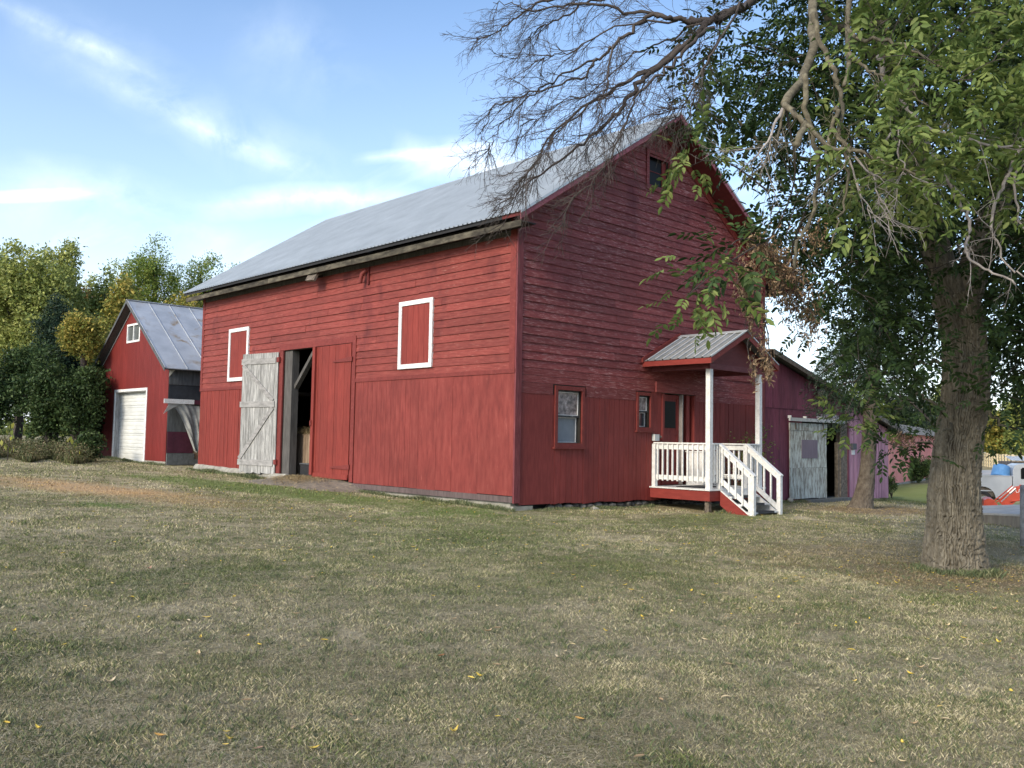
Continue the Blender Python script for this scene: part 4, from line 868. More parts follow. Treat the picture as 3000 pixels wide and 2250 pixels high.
def thatch(n, d0, d1, ln_, wd):
    x, y, r = fan(n, d0, d1); k = ~solid(x, y); x, y = x[k], y[k]; n = len(x); z = gz(x, y); a = rng.uniform(0, 2*np.pi, n); l = ln_*rng.uniform(.4, 1.2, n)/2; tl = rng.uniform(-.25, .45, n)*l
    dx, dy = np.cos(a)*l, np.sin(a)*l; wx, wy = -np.sin(a)*wd/2, np.cos(a)*wd/2; h = rng.uniform(.002, .012, n)
    return np.stack([np.stack([x-dx-wx, y-dy-wy, z+h-tl*.3], -1), np.stack([x-dx+wx, y-dy+wy, z+h-tl*.3], -1), np.stack([x+dx+wx*.5, y+dy+wy*.5, z+h+np.abs(tl)], -1), np.stack([x+dx-wx*.5, y+dy-wy*.5, z+h+np.abs(tl)], -1)], 1).reshape(-1, 3)
V = np.concatenate([thatch(230000, 2.0, 6.5, .05, .0032), thatch(170000, 6.5, 12, .06, .005), thatch(80000, 12, 20, .07, .009)])
m, nt, b = newmat('dead thatch'); ri = nd(nt, 'ShaderNodeNewGeometry').outputs['Random Per Island']; co = nd(nt, 'ShaderNodeTexCoord').outputs['Object']
f_ = vmath(nt, 'ADD', vmath(nt, 'MULTIPLY', ri, .65), vmath(nt, 'MULTIPLY', noise(nt, co, 1.6, 4), .35))
nt.links.new(ramp(nt, f_, [(.12, (.085, .075, .035)), (.35, (.19, .16, .085)), (.6, (.34, .285, .17)), (.85, (.54, .47, .32))]), b.inputs['Base Color']); b.inputs['Roughness'].default_value = .8
o = npmesh('dry_thatch', V, np.arange(len(V)), 4, m); tag(o, 'dead straw coloured thatch lying flat between the grass', 'thatch', kind='stuff')
def tufts(n, d0, d1):
    x, y, r = fan(n, d0, d1); k = ~solid(x, y); x, y = x[k], y[k]; m = 34; R_ = np.repeat(rng.uniform(.02, .07, len(x)), m); H_ = np.repeat(rng.uniform(.022, .048, len(x)), m); x = np.repeat(x, m)+rng.normal(size=len(R_))*R_; y = np.repeat(y, m)+rng.normal(size=len(R_))*R_; n = len(x); z = gz(x, y)-.003; hh = H_*rng.uniform(.4, 1.2, n)
    a = rng.uniform(0, 6.283, n); la = rng.uniform(0, 6.283, n); l = rng.uniform(.1, .9, n)*hh; wx, wy = np.cos(a)*.0014, np.sin(a)*.0014; lx, ly = np.cos(la)*l, np.sin(la)*l
    return np.stack([np.stack([x-wx, y-wy, z], -1), np.stack([x+wx, y+wy, z], -1), np.stack([x+wx*.8+lx*.4, y+wy*.8+ly*.4, z+hh*.62], -1), np.stack([x+lx, y+ly, z+hh], -1)], 1).reshape(-1, 3)
m, nt, b = newmat('fresh tuft'); ri = nd(nt, 'ShaderNodeNewGeometry').outputs['Random Per Island']; nt.links.new(ramp(nt, ri, [(.1, (.060, .085, .034)), (.6, (.105, .135, .055)), (.95, (.24, .23, .12))]), b.inputs['Base Color']); b.inputs['Roughness'].default_value = .7
def edge(x, y, hm):
    z = gz(x, y)-.005; n = len(x); hh = hm*rng.uniform(.3, 1.3, n)*(.4+vnoise(x*2+40, y*2+40, 3)); a = rng.uniform(0, 6.283, n); la = rng.uniform(0, 6.283, n); l = rng.uniform(.1, .8, n)*hh; wx, wy = np.cos(a)*.003, np.sin(a)*.003; lx, ly = np.cos(la)*l, np.sin(la)*l
    return np.stack([np.stack([x-wx, y-wy, z], -1), np.stack([x+wx, y+wy, z], -1), np.stack([x+wx*.8+lx*.4, y+wy*.8+ly*.4, z+hh*.62], -1), np.stack([x+lx, y+ly, z+hh], -1)], 1).reshape(-1, 3)
u = lambda a, b, n: rng.uniform(a, b, n)
ta = u(0, 6.283, 2600); tr_ = .40+np.abs(rng.normal(size=2600))*.10
V = np.concatenate([tufts(2000, 2.4, 7), tufts(2900, 7, 14), edge(-.10-np.abs(rng.normal(size=5200))*.10, u(-.2, 6.0, 5200), .085), edge(-.16-np.abs(rng.normal(size=4200))*.10, u(10.2, 15.3, 4200), .10), edge(u(.3, 4.6, 2600), -.10-np.abs(rng.normal(size=2600))*.13, .06),
    edge(u(9.9, 18.1, 4200), -.06-np.abs(rng.normal(size=4200))*.10, .09), edge(-.16-np.abs(rng.normal(size=2600))*.1, u(17.4, 24.6, 2600), .09), edge(-.45+tr_*np.cos(ta), -9.03+tr_*np.sin(ta), .075), edge(u(4.6, 7.1, 1500), -1.85-np.abs(rng.normal(size=1500))*.12, .07)]); o = npmesh('grass_tufts', V, np.arange(len(V)), 4, m); tag(o, 'darker green tufts in the dry lawn and longer grass along the walls and trunk', 'grass', kind='stuff')
Pz = [blades(440000, 2.0, 6.5, .025, .0028), blades(340000, 6.5, 12, .028, .0045), blades(240000, 12, 21, .034, .009), blades(160000, 21, 38, .045, .018)]
V = np.concatenate(Pz); o = npmesh('grass', V, np.arange(len(V)), 4, M['blade']); tag(o, 'short dry mown grass covering the yard', 'grass', kind='stuff')

# fallen leaves
def leafpts(n, d0, d1, size, half=33):
    x, y, r = fan(n*2, d0, d1, half); k = ~solid(x, y); k &= rng.uniform(0, 1, len(x)) < np.where(x > -6, 1, .6); x, y = x[k][:n], y[k][:n]; return x, y
def leafgeo(x, y, z, s, a, curl):
    V = []; F = []; N = 5
    ca, sa = math.cos(a), math.sin(a)
    for i in range(N):
        u = i/(N-1); wv = math.sin(math.pi*min(.98, u*.9+.06))**.8*s*.21; px_ = (u-.5)*s; zz = z+curl*s*(2*abs(u-.5))**2+.004
        for k in (-1, 0, 1): V.append((x+px_*ca-k*wv*sa, y+px_*sa+k*wv*ca, zz+abs(k)*wv*.5))
    for i in range(N-1):
        for k in range(2): F.append((3*i+k, 3*i+k+1, 3*i+k+4, 3*i+k+3))
    return V, F
def leafmat(name, stops, trans=.25, rough=.6, sc=.6, island=.3, spec=.3, pos=.5):
    m, nt, b = newmat(name); co = nd(nt, 'ShaderNodeTexCoord').outputs['Object']; ri = nd(nt, 'ShaderNodeNewGeometry').outputs['Random Per Island']
    f = vmath(nt, 'ADD', vmath(nt, 'MULTIPLY', noise(nt, co, sc, 3), pos), vmath(nt, 'MULTIPLY', ri, 1-pos)); c = ramp(nt, f, stops)
    hs = nd(nt, 'ShaderNodeHueSaturation'); nt.links.new(c, hs.inputs['Color']); nt.links.new(vmath(nt, 'ADD', vmath(nt, 'MULTIPLY', vmath(nt, 'SUBTRACT', nd(nt, 'ShaderNodeMath', operation='FRACT').outputs[0], 0), 0), 1.0), hs.inputs['Value'])
    fr = [n for n in nt.nodes if n.type == 'MATH' and n.operation == 'FRACT'][0]; nt.links.new(vmath(nt, 'MULTIPLY', ri, 17.3), fr.inputs[0])
    val = vmath(nt, 'ADD', vmath(nt, 'MULTIPLY', fr.outputs[0], island*2), 1-island); nt.links.new(val, hs.inputs['Value'])
    nt.links.new(hs.outputs[0], b.inputs['Base Color']); b.inputs['Roughness'].default_value = rough; b.inputs['Specular IOR Level'].default_value = spec
    tr = nd(nt, 'ShaderNodeBsdfTranslucent'); nt.links.new(hs.outputs[0], tr.inputs[0]); mx = nd(nt, 'ShaderNodeMixShader'); mx.inputs[0].default_value = trans
    nt.links.new(b.outputs[0], mx.inputs[1]); nt.links.new(tr.outputs[0], mx.inputs[2]); nt.links.new(mx.outputs[0], [n for n in nt.nodes if n.type == 'OUTPUT_MATERIAL'][0].inputs[0]); return m
M['leaf_fall'] = leafmat('fallen leaf', [(.0, (.30, .20, .11)), (.35, (.45, .34, .20)), (.62, (.55, .45, .28)), (.70, (.66, .46, .07)), (.92, (.70, .52, .10)), (1, (.60, .50, .34))], .1, pos=0, island=.2)
def hit(px, py):                                            # where a bearing meets the lawn
    d = 5.0
    for _ in range(60): q = at(px, py, d); d *= (1-.9*(float(gz(q[0], q[1]))-q[2])/max(.2, -q[2])) if q[2] < 0 else 1.1
    return at(px, py, d)
LC = {'yellow': ((.52, .37, .06), (.60, .45, .11)), 'orange': ((.48, .27, .07), (.54, .32, .10)), 'pale tan': ((.52, .42, .28), (.62, .52, .36)), 'pinkish brown': ((.40, .24, .17), (.48, .30, .21)), 'rusty brown': ((.30, .13, .06), (.36, .18, .08))}
LM = {k: leafmat('fallen leaf '+k, [(.2, v[0]), (.8, v[1])], .1, pos=0, island=.1) for k, v in LC.items()}
for px, py, k, s_, cu_, lb in ((437, 1672, 'pinkish brown', .11, .3, 'folded pinkish brown leaf alone on the green patch left of the centre of the lawn'), (187, 1898, 'yellow', .08, .1, 'flat yellow leaf near the left edge of the foreground lawn'), (405, 1817, 'yellow', .07, .2, 'small yellow leaf on the tan patch left of centre'),
    (587, 1877, 'yellow', .07, .35, 'upturned yellow leaf among dark grass, left foreground'), (467, 1924, 'pale tan', .07, .1, 'pale tan leaf lying flat just left of the upturned yellow leaf'), (323, 2008, 'pale tan', .09, .4, 'curled pale tan leaf standing on edge at the lower left'),
    (467, 2168, 'orange', .09, .15, 'orange leaf lying flat near the bottom left of the lawn'), (663, 2156, 'yellow', .05, .2, 'bright yellow leaf, upper one of a pair near the bottom'), (673, 2178, 'yellow', .07, .45, 'bright yellow curled leaf, lower one of a pair near the bottom'),
    (756, 2205, 'pinkish brown', .07, .1, 'pinkish brown leaf close to the bottom edge, left of centre'), (919, 2205, 'yellow', .08, .2, 'yellow leaf close to the bottom edge near the centre'), (1330, 2155, 'yellow', .08, .5, 'steeply curled yellow leaf at the bottom centre'),
    (1698, 2117, 'orange', .09, .1, 'orange leaf on thin grass at the bottom right of centre'), (1402, 1726, 'yellow', .11, .1, 'large yellow leaf on the lawn before the barn corner'), (1830, 1720, 'yellow', .10, .2, 'yellow leaf on the lawn below the porch steps'),
    (1633, 1934, 'pale tan', .08, .3, 'pale tan leaf in the middle of the lawn right of centre'), (1292, 1930, 'rusty brown', .10, .1, 'rusty brown leaf in the middle of the lawn'), (2330, 1710, 'yellow', .10, .25, 'yellow leaf left of the big ash trunk'), (2740, 1940, 'pale tan', .09, .2, 'pale tan leaf on the lawn in front of the big ash trunk')):
    q = hit(px, py); V, F = leafgeo(0, 0, .016, s_*.72, random.uniform(0, 6.28), cu_); mb = MB(); mb.add(V, F); o = mb.build('fallen_leaf', LM[k]); o.location = (q[0], q[1], float(gz(q[0], q[1]))); tag(o, lb, 'leaf', 'fallen leaves on the lawn')
mb = MB(); x, y = leafpts(1700, 3, 26, 0)
for i in range(len(x)): mb.add(*leafgeo(x[i], y[i], float(gz(x[i], y[i]))+.02, random.uniform(.03, .07), random.uniform(0, 6.28), random.uniform(-.1, .4)))
for cx, cy, rr, n in ((-.7, -9.3, 1.6, 420), (11.6, -2.4, 1.6, 160)):
    for i in range(n):
        r = abs(random.gauss(0, rr*.6))+.35; a = random.uniform(0, 6.28); xx, yy = cx+r*math.cos(a), cy+r*math.sin(a); mb.add(*leafgeo(xx, yy, float(gz(xx, yy))+.015, random.uniform(.02, .05), random.uniform(0, 6.28), .2))
o = mb.build('leaf_litter', M['leaf_fall']); tag(o, 'scattered small leaf litter on the lawn and round the trunks', 'leaf litter', kind='stuff')
# ------------------------------------------------------------------ trees
M['bark'] = paint('furrowed ash bark', [(.25, (.07, .062, .047)), (.5, (.155, .137, .105)), (.8, (.29, .26, .20))], (1, 1, .16), 16, island=0, patch=.08, rough=.95, bump=.3)
M['twig'] = paint('twig bark', [(.3, (.035, .028, .026)), (.7, (.075, .062, .055))], (1, 1, 1), 3, island=.3, rough=.9, bump=0)
M['limb'] = paint('lichen limb bark', [(.3, (.06, .052, .038)), (.55, (.135, .12, .085)), (.8, (.25, .23, .16))], (1, 1, 1), 14, island=.1, rough=.95, bump=.4)
M['deadlimb'] = paint('bleached dead limb', [(.3, (.18, .16, .15)), (.7, (.36, .33, .31))], (1, 1, 1), 10, island=.15, rough=.95, bump=.2)
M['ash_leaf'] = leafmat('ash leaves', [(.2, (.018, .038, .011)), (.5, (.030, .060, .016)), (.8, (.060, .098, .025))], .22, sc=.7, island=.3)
M['ash_lit'] = leafmat('lit ash leaves', [(.2, (.085, .14, .035)), (.5, (.15, .21, .055)), (.8, (.25, .29, .09))], .35, sc=.7, island=.2)  # brighter copy of the ash leaf colour, painting in the light on lit clusters
M['dead_leaf'] = leafmat('curled dead leaves', [(.2, (.13, .075, .045)), (.6, (.26, .17, .10)), (.9, (.40, .29, .17))], .1, island=.3, pos=.2)
def cr(P, m=5):                                             # smooth a polyline
    P = np.asarray(P, float); Q = np.vstack([2*P[0]-P[1], P, 2*P[-1]-P[-2]]); out = []
    for i in range(1, len(Q)-2):
        for k in range(m):
            t = k/m; a, b, c, d = Q[i-1], Q[i], Q[i+1], Q[i+2]
            out.append(.5*((2*b)+(-a+c)*t+(2*a-5*b+4*c-d)*t*t+(-a+3*b-3*c+d)*t**3))
    out.append(Q[-2]); return np.array(out)
def trunkmesh(name, P, R, parent, mat, nseg, nth, kth, depth, seed):
    """bark with real ridges: P centre line, R radii"""
    C = cr(P, 8); Rr = cr([(r, 0, 0) for r in R], 8)[:, 0]; s = np.linspace(0, len(C)-1, nseg); i0 = np.minimum(s.astype(int), len(C)-2); f = (s-i0)[:, None]
    Cc = C[i0]*(1-f)+C[i0+1]*f; rr = Rr[i0]*(1-f[:, 0])+Rr[i0+1]*f[:, 0]; z = np.concatenate([[0], np.cumsum(np.linalg.norm(np.diff(Cc, axis=0), axis=1))])
    th_ = np.linspace(0, 2*np.pi, nth, endpoint=False); T, Zg = np.meshgrid(th_, z)
    per = lambda fx, fz, sd: vnoise((T/(2*np.pi)*fx) % fx*1.0, Zg*fz, sd)*(1-np.clip((T/(2*np.pi)-.9)*10, 0, 1))+vnoise((T/(2*np.pi)*fx-fx) , Zg*fz, sd)*np.clip((T/(2*np.pi)-.9)*10, 0, 1)
    n1 = per(26, 5.5, seed); n2 = per(60, 13, seed+1); n3 = per(110, 26, seed+2)
    fk = np.pi*np.clip((per(24, 4.2, seed+7)-.5)*9+.5, 0, 1)+np.pi*np.clip((per(17, 6.1, seed+9)-.55)*9+.5, 0, 1); ra = np.abs(np.sin(kth/2*T+3.4*n1+1.6*n2+fk)); ridge = np.clip(ra*1.9-.12, 0, 1)**.8*(.72+.5*n3)-.55*np.clip((per(60, 11, seed+8)-.72)*6, 0, 1); rad_ = rr[:, None]+depth*(ridge-.6)+depth*.45*(n3-.5)+rr[:, None]*.05*(per(5, .7, seed+4)-.5)
    ax = np.gradient(Cc, axis=0); ax /= np.linalg.norm(ax, axis=1)[:, None]; e1 = np.cross(ax, [0, 1, 0]); e1 /= np.linalg.norm(e1, axis=1)[:, None]; e2 = np.cross(ax, e1)
    V = Cc[:, None, :]+rad_[..., None]*(np.cos(T)[..., None]*e1[:, None, :]+np.sin(T)[..., None]*e2[:, None, :])
    I = np.arange(nseg*nth).reshape(nseg, nth); J = np.roll(I, -1, axis=1); loops = np.stack([I[:-1], J[:-1], J[1:], I[1:]], -1).ravel()
    return npmesh(name, V.reshape(-1, 3), loops, 4, mat, parent, True)
def quads(P, Tn, Nn, ln, wd, fold=.15):
    """leaf diamonds: P centre, Tn along, Nn normal"""
    Tn = Tn/np.linalg.norm(Tn, axis=1)[:, None]; B = np.cross(Nn, Tn); B /= np.linalg.norm(B, axis=1)[:, None]+1e-9; N2 = np.cross(Tn, B); ln = ln[:, None]; wd = wd[:, None]
    V = np.stack([P-Tn*ln/2, P-Tn*ln*.05-B*wd/2+N2*wd*fold, P+Tn*ln/2, P-Tn*ln*.05+B*wd/2+N2*wd*fold], 1); return V.reshape(-1, 3)
def hexes(P, Tn, Nn, ln, wd, fold=.15):
    """pointed oval leaflets with a folded, drooping blade"""
    Tn = Tn/np.linalg.norm(Tn, axis=1)[:, None]; B = np.cross(Nn, Tn); B /= np.linalg.norm(B, axis=1)[:, None]+1e-9; N2 = np.cross(Tn, B); ln = ln[:, None]; w = wd[:, None]/2; dr = ln*rng.uniform(.0, .22, (len(P), 1))
    V = np.stack([P-Tn*ln/2, P-Tn*ln*.22-B*w*.86+N2*w*fold*2, P+Tn*ln*.14-B*w*.88+N2*(w*fold*2-dr*.3), P+Tn*ln*.5-N2*dr, P+Tn*ln*.14+B*w*.88+N2*(w*fold*2-dr*.3), P-Tn*ln*.22+B*w*.86+N2*w*fold*2], 1); return V.reshape(-1, 3)
def leafobj6(name, V, mat, parent):                         # each leaflet: two quads sharing the midrib
    n = len(V)//6; b = (np.arange(n)*6)[:, None]; return npmesh(name, V, (b+np.array([0, 1, 2, 3, 0, 3, 4, 5])).ravel(), 4, mat, parent)
def leafobj(name, V, mat, parent): return npmesh(name, V, np.arange(len(V)), 4, mat, parent)
def rn(n): return rng.normal(size=(n, 3))
def cloud(C, rad_, per, size, up=.7, aspect=.55):
    n = len(C)*per; P = np.repeat(C, per, 0)+rn(n)*np.repeat(rad_, per)[:, None]*.55; N = rn(n)+np.array([0, 0, up]); T = np.cross(N, rn(n)); s = size*rng.uniform(.6, 1.3, n)
    return quads(P, T, N, s, s*aspect)
def lobes(c, r, k, n, shell=.75):
    """clump centres on the surface of k sub-lobes packed in an ellipsoid"""
    u = rn(k); u /= np.linalg.norm(u, axis=1)[:, None]; L = c+u*np.array(r)*(rng.uniform(.15, .78, k)[:, None]); lr = rng.uniform(.28, .5, k)
    i = rng.integers(0, k, n); v = rn(n); v /= np.linalg.norm(v, axis=1)[:, None]; v[:, 2] = np.abs(v[:, 2])*rng.choice([1, 1, -1], n)
    return L[i]+v*np.array(r)*lr[i][:, None]*rng.uniform(shell, 1.0, n)[:, None], L
FOL = {
 'light': leafmat('light green foliage', [(.25, (.18, .225, .06)), (.5, (.30, .34, .09)), (.8, (.44, .45, .16))], .3, sc=.35, island=.25),
 'mid': leafmat('mid green foliage', [(.25, (.12, .165, .045)), (.5, (.20, .24, .06)), (.8, (.31, .33, .09))], .3, sc=.35, island=.3),
 'airy': leafmat('ash like foliage', [(.25, (.12, .19, .045)), (.5, (.19, .27, .06)), (.72, (.30, .33, .07)), (.9, (.48, .36, .07))], .35, sc=.4, island=.25),
 'gold': leafmat('turning foliage', [(.25, (.14, .19, .045)), (.5, (.28, .27, .06)), (.8, (.46, .34, .08))], .3, sc=.4, island=.25),
 'rust': leafmat('rusty foliage', [(.25, (.17, .16, .05)), (.5, (.30, .20, .07)), (.8, (.42, .25, .09))], .3, sc=.4, island=.2),
 'cedar': leafmat('dark cedar foliage', [(.25, (.013, .030, .018)), (.5, (.024, .050, .028)), (.8, (.040, .075, .04))], .15, sc=.5, island=.3),
 'dark': leafmat('dark thicket foliage', [(.25, (.028, .055, .018)), (.5, (.050, .088, .026)), (.8, (.10, .14, .045))], .25, sc=.5, island=.35)}
def bgtree(name, px, top, d, hw, bot, kind, label, cat='tree', k=16, n=420, per=42, size=.2, grp='trees beyond the yard', aspect=.55, up=.7, dep=.9, thin=1.0):
    c = at(px, (top+bot)/2, d); hw *= 1.22; rx = hw/FPX*d; rz = (bot-top)/2/FPX*d; x, y = c[0], c[1]; zg = float(gz(x, y))-.1
    t = thing(name, (x, y, zg), label, cat, grp)
    C, L = lobes(c, (rx*.82, rx*dep*.82, rz*.86), k, n); V = cloud(C, np.full(len(C), size*2.0), per, size, up, aspect); leafobj('crown', V, FOL[kind], t)
    mb = MB(); h = c[2]-zg; r0 = .10+.012*h; mid = (x+rng.normal()*.15, y, zg+h*.5); mb.tube([(x, y, zg-.1), mid, (c[0], c[1], c[2]+rz*.1), (c[0], c[1], c[2]+rz*.4)], [r0*1.2, r0, r0*.6, r0*.2], 8)
    for l in L[:10]:
        s = np.array(mid)*(.4)+np.array([c[0], c[1], c[2]-rz*.2])*.6; s[2] = min(s[2], l[2]-.1); mb.tube([s, (s+l)/2+np.array([0, 0, .2]), l], [r0*.4, r0*.25, .02], 5)
    mb.build('trunk', M['twig'], t); return t
BT = [
 ('broadleaf_tree', -120, 560, 47, 190, 1300, 'light', 'tall pale green tree cut by the left edge of the view', 22, 560),
 ('broadleaf_tree', 70, 650, 43, 150, 1180, 'light', 'rounded pale green tree left of the dark cedars, tallest of the left group', 24, 620),
 ('broadleaf_tree', 175, 660, 45, 85, 1150, 'light', 'narrow pale green tree just behind the dark cedars', 16, 380),
 ('broadleaf_tree', 300, 705, 58, 125, 1200, 'light', 'broad pale green tree far behind, showing between the left group and the garage', 20, 420),
 ('broadleaf_tree', 232, 735, 50, 80, 1150, 'rust', 'small tree with a rusty orange top between green ones', 12, 220),
 ('broadleaf_tree', 305, 755, 47, 85, 1200, 'mid', 'mid green tree left of the garage peak', 16, 330),
 ('broadleaf_tree', 345, 800, 44, 75, 1250, 'gold', 'yellow turning tree rising behind the garage roof edge', 14, 300),
 ('ash_tree', 455, 650, 52, 92, 1060, 'airy', 'tall airy ash with yellow flecks above the garage roof', 20, 380),
 ('ash_tree', 585, 690, 54, 78, 1060, 'airy', 'airy green ash between garage and barn roof', 13, 260),
 ('ash_tree', 688, 735, 60, 36, 960, 'airy', 'slim ash top just showing over the barn eave', 7, 110),
 ('broadleaf_tree', 530, 800, 50, 105, 1150, 'gold', 'low yellow green tree behind the garage ridge', 15, 320),
 ('broadleaf_tree', 400, 830, 49, 85, 1200, 'mid', 'green tree filling the gap below the tall ash', 14, 300),
 ('broadleaf_tree', 640, 840, 52, 85, 1200, 'gold', 'orange flecked tree behind the far barn corner', 14, 280)]
for nm, px, top, d, hw, bot, kd, lb, k, n in BT: bgtree(nm, px, top, d, hw, bot, kd, lb, k=k, n=n, size=.19 if kd != 'airy' else .17, aspect=.5 if kd != 'airy' else .35)
for px, top, d, hw, bot, lb in ((165, 850, 39, 62, 1330, 'dark cedar, the left of two'), (262, 850, 40, 66, 1330, 'dark cedar nearest the garage')): bgtree('cedar_tree', px, top, d, hw, bot, 'cedar', lb, 'cedar', k=20, n=520, per=40, size=.16, aspect=.3, up=0, grp='dark cedars')
for px, top, d, hw, bot, kd, lb in ((-60, 960, 36, 110, 1345, 'dark', 'dark overgrown bush at the left edge of the thicket'), (50, 930, 37, 95, 1340, 'dark', 'big dark leafy bush in the thicket below the pale tree'), (140, 990, 34.5, 85, 1335, 'dark', 'dark bush before the left cedar'),
    (225, 1010, 34.5, 80, 1335, 'dark', 'dark bush close to the garage corner'), (290, 1050, 36.5, 60, 1335, 'dark', 'dark bush partly behind the garage wall'), (245, 905, 35.5, 55, 1060, 'gold', 'yellow leaved sapling before the dark cedars'), (300, 960, 37, 45, 1130, 'gold', 'yellowing sapling leaning to the garage roof'), (262, 1270, 32.5, 20, 1345, 'dark', 'small scraggly shrub by the garage foot')):
    bgtree('bush', px, top, d, hw, bot, kd, lb, 'bush', k=14, n=380 if hw > 50 else 140, per=36, size=.13, grp='thicket bushes')
# right, far beyond the fence
for px, top, d, hw, bot, kd, lb in ((2640, 1150, 95, 130, 1330, 'dark', 'dark green tree behind the pink shed'), (2790, 1120, 100, 110, 1330, 'mid', 'green tree far behind the big trunk'), (2925, 1180, 118, 60, 1345, 'gold', 'golden tree above the far fence'), (2990, 1150, 112, 55, 1350, 'mid', 'green tree above the far fence at the right edge'), (3090, 1130, 112, 80, 1350, 'mid', 'green tree out past the right edge')):
    bgtree('broadleaf_tree', px, top, d, hw, bot, kd, lb, k=14, n=240, per=30, size=.42, grp='trees beyond the fence')
# far wood all round the horizon: one mass
rs_ = np.random.default_rng(3); n = 2600; a = rs_.uniform(rad(-35), rad(125), n); r = rs_.uniform(150, 185, n); C = np.stack([CAM[0]+r*np.cos(a), CAM[1]+r*np.sin(a), -2+rs_.uniform(0, 1, n)**.8*(5.5+2*np.sin(a*23)+1.5*np.sin(a*57))], -1)
o = leafobj('distant_woodland', cloud(C, np.full(n, 2.0), 22, 1.1, .5), FOL['mid'], None); tag(o, 'distant wood closing the horizon behind the buildings', 'woodland', kind='stuff')

# --- the big ash in front
ash = thing('ash_tree', (-.45, -9.03, -1.67), 'large old ash with deeply furrowed trunk and hanging dead limbs, right foreground', 'tree')
A = lambda x, y, d: at(x, y, d)
tr = [A(2800, 1690, 12.05), A(2799, 1655, 12.05), A(2796, 1610, 12.05), A(2797, 1540, 12.05), A(2796, 1424, 12.05), A(2810, 1288, 12.1), A(2828, 1150, 12.1), A(2825, 1017, 12.1), A(2810, 920, 12.1), A(2790, 860, 12.1)]
trr = [.48, .405, .37, .338, .300, .280, .28, .258, .265, .255]
trunk = trunkmesh('trunk', tr, trr, ash, M['bark'], 900, 760, 62, .036, 5)
mb_dummy = None
ls = [A(2800, 905, 12.1), A(2768, 810, 12.1), A(2735, 700, 12.15), A(2705, 563, 12.2), A(2675, 430, 12.2), A(2640, 300, 12.2), A(2590, 150, 12.0), A(2540, -20, 11.8), A(2500, -220, 11.4), A(2440, -420, 11)]
trunkmesh('main_stem', ls, [.20, .185, .17, .155, .145, .135, .125, .11, .09, .06], ash, M['bark'], 420, 300, 30, .016, 15)
rs2 = [A(2815, 915, 12.1), A(2845, 820, 12.1), A(2870, 730, 12.15), A(2905, 640, 12.2), A(2940, 540, 12.3), A(2975, 400, 12.5), A(3010, 250, 12.6), A(3060, 60, 12.8), A(3090, -150, 12.8), A(3110, -350, 12.8)]
trunkmesh('main_stem', rs2, [.20, .19, .175, .165, .155, .145, .13, .12, .10, .07], ash, M['bark'], 360, 300, 32, .016, 25)
skel = [*cr(ls, 6), *cr(rs2, 6)]
LEFT = -RT
def spur(mb, p, dirv, ln_, r, lev, n=4):
    P = [np.array(p)]; dcur = dirv/np.linalg.norm(dirv); st = ln_/n
    for i in range(n):
        dcur = dcur+rng.normal(size=3)*.16+np.array([0, 0, -.05]); dcur /= np.linalg.norm(dcur); P.append(P[-1]+dcur*st)
    mb.tube(P, list(np.linspace(r, max(r*.45, .0013), n+1)), 4 if lev > 1 else 3, False)
    if lev > 0:
        m = {3: 8, 2: 6, 1: 3}[lev]
        for i in range(m):
            u = rng.uniform(.15, 1.0)*n; j = min(int(u), n-1); q = P[j]+(P[j+1]-P[j])*(u-j); ax = P[j+1]-P[j]; ax /= np.linalg.norm(ax); s = rng.normal(size=3); s -= ax*s.dot(ax); s /= np.linalg.norm(s)
            spur(mb, q, ax*.85+s*.62+LEFT*.1, ln_*rng.uniform(.28, .5), r*.5, lev-1, 3)
tw = MB()
lim, dead = 'lim', 'dead'
def limb(kd, pts, d0, d1, r0, r1, n=8, keep=True):
    mb = MB()
    r0 *= .82; r1 *= .9; P = cr([A(2200+.6628*x, .6628*y, d0+(d1-d0)*i/(len(pts)-1)) for i, (x, y) in enumerate(pts)], 4); P[1:-1] += rng.normal(size=(len(P)-2, 3))*.012
    r = np.linspace(r0, r1, len(P)); mb.tube(P, list(r), n)
    if kd == 'lim' or kd == 'dead':
        for i in range(9 if kd == 'dead' else 6):
            if r0 < .04: j = rng.integers(1, len(P)-1); spur(mb, P[j], (P[j]-P[j-1])/np.linalg.norm(P[j]-P[j-1])+rng.normal(size=3)*.8, rng.uniform(.2, .6), .005, 2 if kd == 'dead' and i < 3 else 1, 4)
    mb.build('limb' if kd == 'lim' else 'dead_limb', M['limb' if kd == 'lim' else 'deadlimb'], ash, True)
    if keep: skel.extend(P)
    return P
